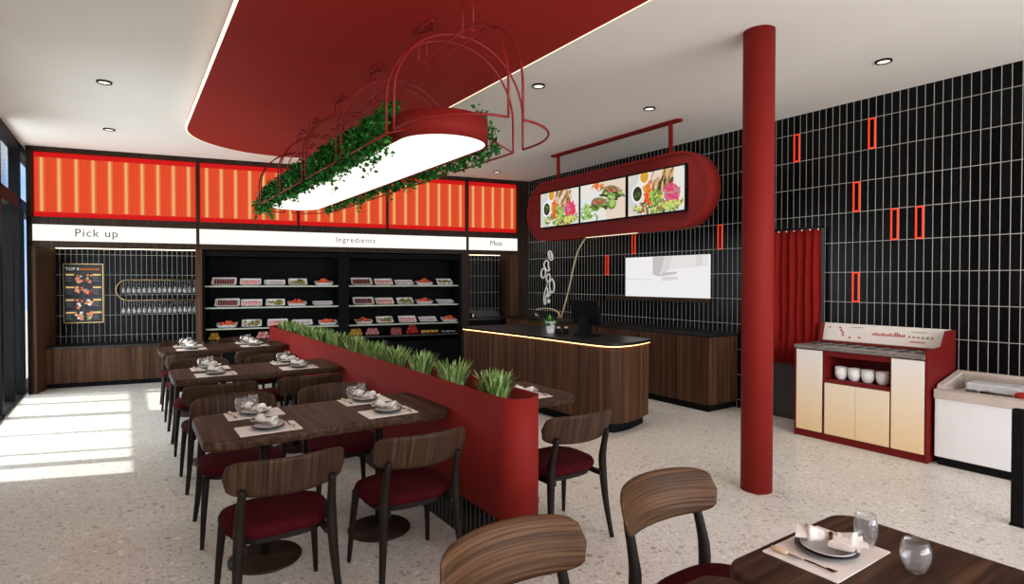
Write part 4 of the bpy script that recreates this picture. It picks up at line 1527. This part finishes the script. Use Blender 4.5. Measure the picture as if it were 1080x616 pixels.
# ------------------------------------------------------------------ chairs
def backrest(material, parent):
    b = MB()
    nu, nv, th = 28, 10, .018
    def pt(u, v, off):
        x = .256 * u
        hgt = .086 * (1 - .12 * u * u) * (1 - abs(u) ** 9.0) ** .34 if abs(u) < 1 else 0
        hgt = max(hgt, .004)
        zc = .690 - .004 * (1 - u * u)
        z = zc + v * hgt
        y = -.262 + .088 * abs(u) ** 2.1 - (z - .68) * .30 + off
        return (x, y, z)
    rows = []
    for side, off in ((0, -th / 2), (1, th / 2)):
        for i in range(nu + 1):
            u = -1 + 2 * i / nu
            u = math.sin(u * PI / 2) * .3 + u * .7
            for j in range(nv + 1):
                v = -1 + 2 * j / nv
                # soften the rim
                k = 1 - max(0, abs(v) - .8) / .2 * .45
                ku = 1 - max(0, abs(u) - .94) / .06 * .6
                rows.append(pt(u, v, off * k * ku))
    S = (nu + 1) * (nv + 1)
    idx = lambda s, i, j: s * S + i * (nv + 1) + j
    fs = []
    for i in range(nu):
        for j in range(nv):
            fs.append((idx(0, i, j), idx(0, i + 1, j), idx(0, i + 1, j + 1), idx(0, i, j + 1)))
            fs.append((idx(1, i, j), idx(1, i, j + 1), idx(1, i + 1, j + 1), idx(1, i + 1, j)))
        fs.append((idx(0, i, 0), idx(1, i, 0), idx(1, i + 1, 0), idx(0, i + 1, 0)))
        fs.append((idx(0, i, nv), idx(0, i + 1, nv), idx(1, i + 1, nv), idx(1, i, nv)))
    for j in range(nv):
        fs.append((idx(0, 0, j), idx(0, 0, j + 1), idx(1, 0, j + 1), idx(1, 0, j)))
        fs.append((idx(0, nu, j), idx(1, nu, j), idx(1, nu, j + 1), idx(0, nu, j + 1)))
    b.add(rows, fs, 0, True)
    return b.build('backrest', material, parent)
def seat_outline(k, n=40):
    pts = []
    for i in range(n):
        a = 2 * PI * i / n
        c, s = math.cos(a), math.sin(a)
        e_ = 2 / 3.0
        x = abs(c) ** e_ * (1 if c >= 0 else -1)
        y = abs(s) ** e_ * (1 if s >= 0 else -1)
        wx = .238 + .010 * y
        pts.append((x * wx * k, y * .200 * k + .038))
    return pts
def make_chair(back_mat):
    r_ = empty('dining_chair', (0, 0, 0))
    b = MB()
    levels = [(.90, .392), (.97, .398), (1.0, .412), (1.0, .425), (.97, .440), (.88, .449), (.60, .456), (.25, .458)]
    n = 40
    vs, fs = [], []
    for k, z in levels:
        vs += [(x, y, z) for x, y in seat_outline(k, n)]
    for l_ in range(len(levels) - 1):
        for i in range(n):
            j = (i + 1) % n
            fs.append((l_ * n + i, l_ * n + j, (l_ + 1) * n + j, (l_ + 1) * n + i))
    fs.append(tuple(range(n))[::-1])
    fs.append(tuple(range((len(levels) - 1) * n, len(levels) * n)))
    b.add(vs, fs, 0, True)
    b.build('seat', M_SEAT, r_)
    b = MB()
    b.ring_prism([(x * .93, y * .93) for x, y in seat_outline(.92)], [(x * .82, y * .82) for x, y in seat_outline(.92)], .366, .394)
    b.build('seat_frame', M_LEG, r_)
    for sx in (-1, 1):
        MB().tube(catmull([(sx * .233, .224, 0), (sx * .222, .208, .18), (sx * .205, .185, .395)], 4), [.0105 + .0105 * i / 8 for i in range(9)], 10).build('leg', M_LEG, r_)
        MB().tube(catmull([(sx * .228, -.228, 0), (sx * .206, -.196, .22), (sx * .193, -.182, .44), (sx * .190, -.196, .54), (sx * .186, -.226, .645)], 4),
                  [.0125, .014, .0155, .017, .019, .0205, .022, .023, .0235, .023, .0215, .020, .019, .018, .0175, .017, .016], 10).build('leg', M_LEG, r_)
    for sx in (-1, 1):
        MB().box(sx * .176 - .012, sx * .176 + .012, -.192, -.06, .368, .393).build('side_rail', M_LEG, r_)
    backrest(back_mat, r_)
    return r_
ch0 = make_chair(M_WZB)
used = {'a': False}
def chair(x, y, rz, label, group='walnut dining chairs', src=None, nm='a'):
    src = src or ch0
    if not used.get(nm):
        used[nm] = True
        c = src
    else:
        c = copy_tree(src)
    c.location = (x, y, 0)
    c.rotation_euler = (0, 0, rz)
    tag(c, label, 'chair', group)
    return c

# ------------------------------------------------------------------ tables
TS, TZ = .645, .75
M_BASE = walnut('walnut_base', 'x', srgb(36, 24, 17), srgb(50, 34, 25), srgb(66, 47, 35))
def make_table(w_=TS, feet=(0,), name='dining_table'):
    r_ = empty(name, (0, 0, 0))
    MB().prism(rrect(0, 0, w_, TS, .075, 8), TZ - .05, TZ, smooth_sides=True).build('tabletop', M_WY, r_, bevel=.006)
    for x in feet:
        MB().lathe([(.024, .018), (.024, TZ - .06)], 20, (x, 0, 0)).build('column', M_LEG, r_)
        MB().lathe([(.0005, 0), (.185, 0), (.188, .006), (.184, .014), (.06, .022), (.03, .03), (.0005, .03)], 40, (x, 0, 0)).build('base', M_BASE, r_)
        MB().box(x - .15, x + .15, -.15, .15, TZ - .064, TZ - .05).build('bracket', M_LEG, r_)
    return r_
tb0 = make_table()
tused = [False]
def table(x, y, label, rz=0.0):
    if not tused[0]:
        tused[0] = True
        t = tb0
    else:
        t = copy_tree(tb0)
    t.location = (x, y, 0)
    t.rotation_euler = (0, 0, rz)
    tag(t, label, 'table', 'square walnut tables')
    return t

# ------------------------------------------------------------------ place settings
def plate_mesh(r, h):
    return MB().lathe([(.0005, 0), (r * .6, 0), (r * .66, .002), (r * .96, h), (r, h + .001), (r * .985, h + .003), (r * .66, .006), (r * .6, .0045), (.0005, .004)], 36)
def napkin_mesh():
    b = MB()
    g = random.Random(2)
    n = 14
    # rolled cloth, pinched at the ring, flaring at both ends
    L_ = .15
    rings, rad = [], []
    for i in range(13):
        t = i / 12
        rings.append((-L_ / 2 + L_ * t, .012 * math.sin(t * 3), .022 + .006 * abs(t - .5)))
        rad.append(.014 + .024 * abs(t - .5) ** 1.1 * 1.6)
    b.tube(rings, rad, n, flat=.62)
    # loose folded corners
    for (x0, x1, w0, w1, z0, rz) in ((.02, .105, .018, .05, .018, .15), (-.105, -.02, .045, .018, .02, -.1), (.0, .085, .03, .042, .012, -.35)):
        vs, fs = [], []
        m = 7
        for i in range(m):
            t = i / (m - 1)
            x = x0 + (x1 - x0) * t
            w_ = w0 + (w1 - w0) * t
            for j in range(5):
                s = -1 + j / 2
                z = z0 + .010 * math.cos(s * 3 + t * 2) + .008 * (1 - t)
                p = Vector((x, s * w_, z))
                p.rotate(Euler((0, 0, rz)))
                vs.append((p.x, p.y, max(.004, p.z)))
        for i in range(m - 1):
            for j in range(4):
                a = i * 5 + j
                fs.append((a, a + 1, a + 6, a + 5))
        b.add(vs, fs, 0, True)
        vs2 = [(x, y, z + .003) for x, y, z in vs]
        b.add(vs2, [f[::-1] for f in fs], 0, True)
    return b
def wine_glass(k):
    r, h = (.036, .082) if k == 0 else (.031, .094)
    prof = [(.0005, 0), (.018, 0), (.022, .003), (r * .92, .03), (r, .048), (r * .96, h * .75), (r * .80, h), (r * .80 - .0014, h), (r * .96 - .0018, h * .75), (r - .002, .048), (r * .9, .031), (.018, .008), (.0005, .006)]
    return MB().lathe(prof, 22)
def fork_mesh():
    b = MB()
    b.tube([(0, -.085, .004), (0, -.04, .005), (0, .02, .004), (0, .035, .006)], [.0035, .004, .003, .006], 8, flat=.5)
    for x in (-.006, -.002, .002, .006):
        b.tube([(x * .8, .033, .006), (x, .06, .005), (x, .078, .008)], [.0016, .0014, .0008], 5)
    return b
def knife_parts(r_):
    MB().tube([(0, -.085, .008), (0, -.07, .008), (0, .0, .008), (0, .005, .008)], [.006, .0085, .0085, .006], 10, flat=.75).build('handle', M_BEIGE, r_)
    MB().prism([(-.004, .003), (.006, .003), (.007, .05), (.004, .08), (0, .085), (-.004, .07)], .006, .0078).build('blade', M_STEEL, r_)
PROTO = {}
def setting(cx, cy, rz, where, glasses=True, gl=None):
    """one place setting; local +y points away from the sitter"""
    rot = Matrix.Rotation(rz, 4, 'Z')
    def place(key, maker, local, name, label, cat, group, extra=0.0):
        p = rot @ Vector(local)
        loc = (cx + p.x, cy + p.y, TZ + local[2])
        if key not in PROTO:
            o = maker()
            PROTO[key] = o
            if key in ('fork', 'knife'):
                o.scale = (.95, .52, .95)
            if key == 'napkin':
                o.scale = (.80, .80, 1.2)
        else:
            o = copy_tree(PROTO[key])
        o.location = loc
        if key in ('fork', 'knife'):
            o.scale = (.95, .52, .95)
        if key == 'napkin':
            o.scale = (.80, .80, 1.2)
        o.rotation_euler = (0, 0, rz + extra)
        tag(o, label + ' ' + where, cat, group)
        return o
    place('mat', lambda: MB().prism(rrect(0, 0, .295, .205, .004, 2), 0, .002).build('placemat', M_PAPER), (0, 0, .0005), 'placemat', 'white placemat', 'placemat', 'white placemats')
    place('charger', lambda: plate_mesh(.081, .012).build('charger_plate', M_PLATE), (0, .0, .003), 'plate', 'dark grey charger plate', 'plate', 'dark charger plates')
    place('plate', lambda: plate_mesh(.070, .013).build('plate', M_PLATE2), (0, .004, .0085), 'plate', 'pale grey plate', 'plate', 'pale plates')
    def nap():
        r_ = empty('napkin')
        napkin_mesh().build('cloth', M_LINEN, r_)
        MB().ring_prism([(.019 * math.cos(a * PI / 10), .023 + .0135 * math.sin(a * PI / 10)) for a in range(20)], [(.0165 * math.cos(a * PI / 10), .023 + .0115 * math.sin(a * PI / 10)) for a in range(20)], -.006, .006, axis='x').build('napkin_ring', M_BRONZE, r_)
        return r_
    place('napkin', nap, (0, .012, .018), 'napkin', 'rolled white napkin', 'napkin', 'rolled napkins', R(117))
    place('fork', lambda: fork_mesh().build('fork', M_BRONZE), (.107, .040, .003), 'fork', 'bronze fork', 'fork', 'bronze forks')
    def kn():
        r_ = empty('knife')
        knife_parts(r_)
        return r_
    place('knife', kn, (.117, -.048, .003), 'knife', 'beige handled knife', 'knife', 'beige handled knives')
    if glasses:
        for k, (gx, gy) in enumerate(gl or ((-.055, .125), (.03, .118))):
            place('glass%d' % k, lambda k=k: wine_glass(k).build('wine_glass', M_GLASS), (gx, gy, .001), 'glass', ('rounder', 'slimmer')[k] + ' clear glass', 'glass', 'clear drinking glasses')

RYS = (3.285, 5.315, 7.34)
RNAME = ('front row', 'middle row', 'back row')
lt0 = None
for ri, ry in enumerate(RYS):
    if lt0 is None:
        lt0 = make_table(1.305, (-.328, .322), 'long_table')
        lt = lt0
    else:
        lt = copy_tree(lt0)
    lt.location = (.953, ry, 0)
    tag(lt, 'long walnut table on two pedestals left of the planter, %s from the camera' % RNAME[ri], 'table', 'long walnut tables')
    for ti, tx in enumerate((.628, 1.278)):
        side = ('window end', 'planter end')[ti]
        tw = '%s, %s' % (RNAME[ri], side)
        cxn = .581 if ti == 0 else 1.222
        chair(cxn, ry - .521, 0, 'walnut chair with burgundy seat, near side of the long table, %s' % tw)
        chair(cxn, ry + .521, PI, 'walnut chair with burgundy seat, far side of the long table, %s' % tw)
        setting(tx - .02, ry - .185, 0, 'at the near place, %s table, %s' % (RNAME[ri], side), False)
        # glasses of the far place stand towards the far edge, seen over the far plate
        setting(tx - .02, ry + .195, PI, 'at the far place, %s table, %s' % (RNAME[ri], side), True, ((.055, -.088), (-.01, -.092)))

# table and chair on the bar side of the planter
table(2.185, 3.185, 'square walnut pedestal table between the planter and the bar')
setting(2.185, 3.02, 0, 'on the table between planter and bar', False)
chair(2.146, 2.642, 0, 'walnut chair with burgundy seat, alone on the bar side of the planter')

# foreground
chf = make_chair(M_WXF)
chair(1.68, 1.215, PI, 'walnut chair at bottom centre whose curved backrest faces the camera, nearer the column', src=chf, nm='f')
chair(.945, 1.16, PI, 'walnut chair at bottom centre whose curved backrest faces the camera, nearer the planter', src=chf, nm='f')
t = table(1.637, .612, 'square walnut table at the bottom right corner', PI / 2)
t = table(.965, .605, 'square walnut table mostly below the frame, its corner showing left of the corner table', PI / 2)
setting(1.627, .812, PI, 'on the foreground table at bottom right', True, ((-.084, .185), (-.128, .045)))
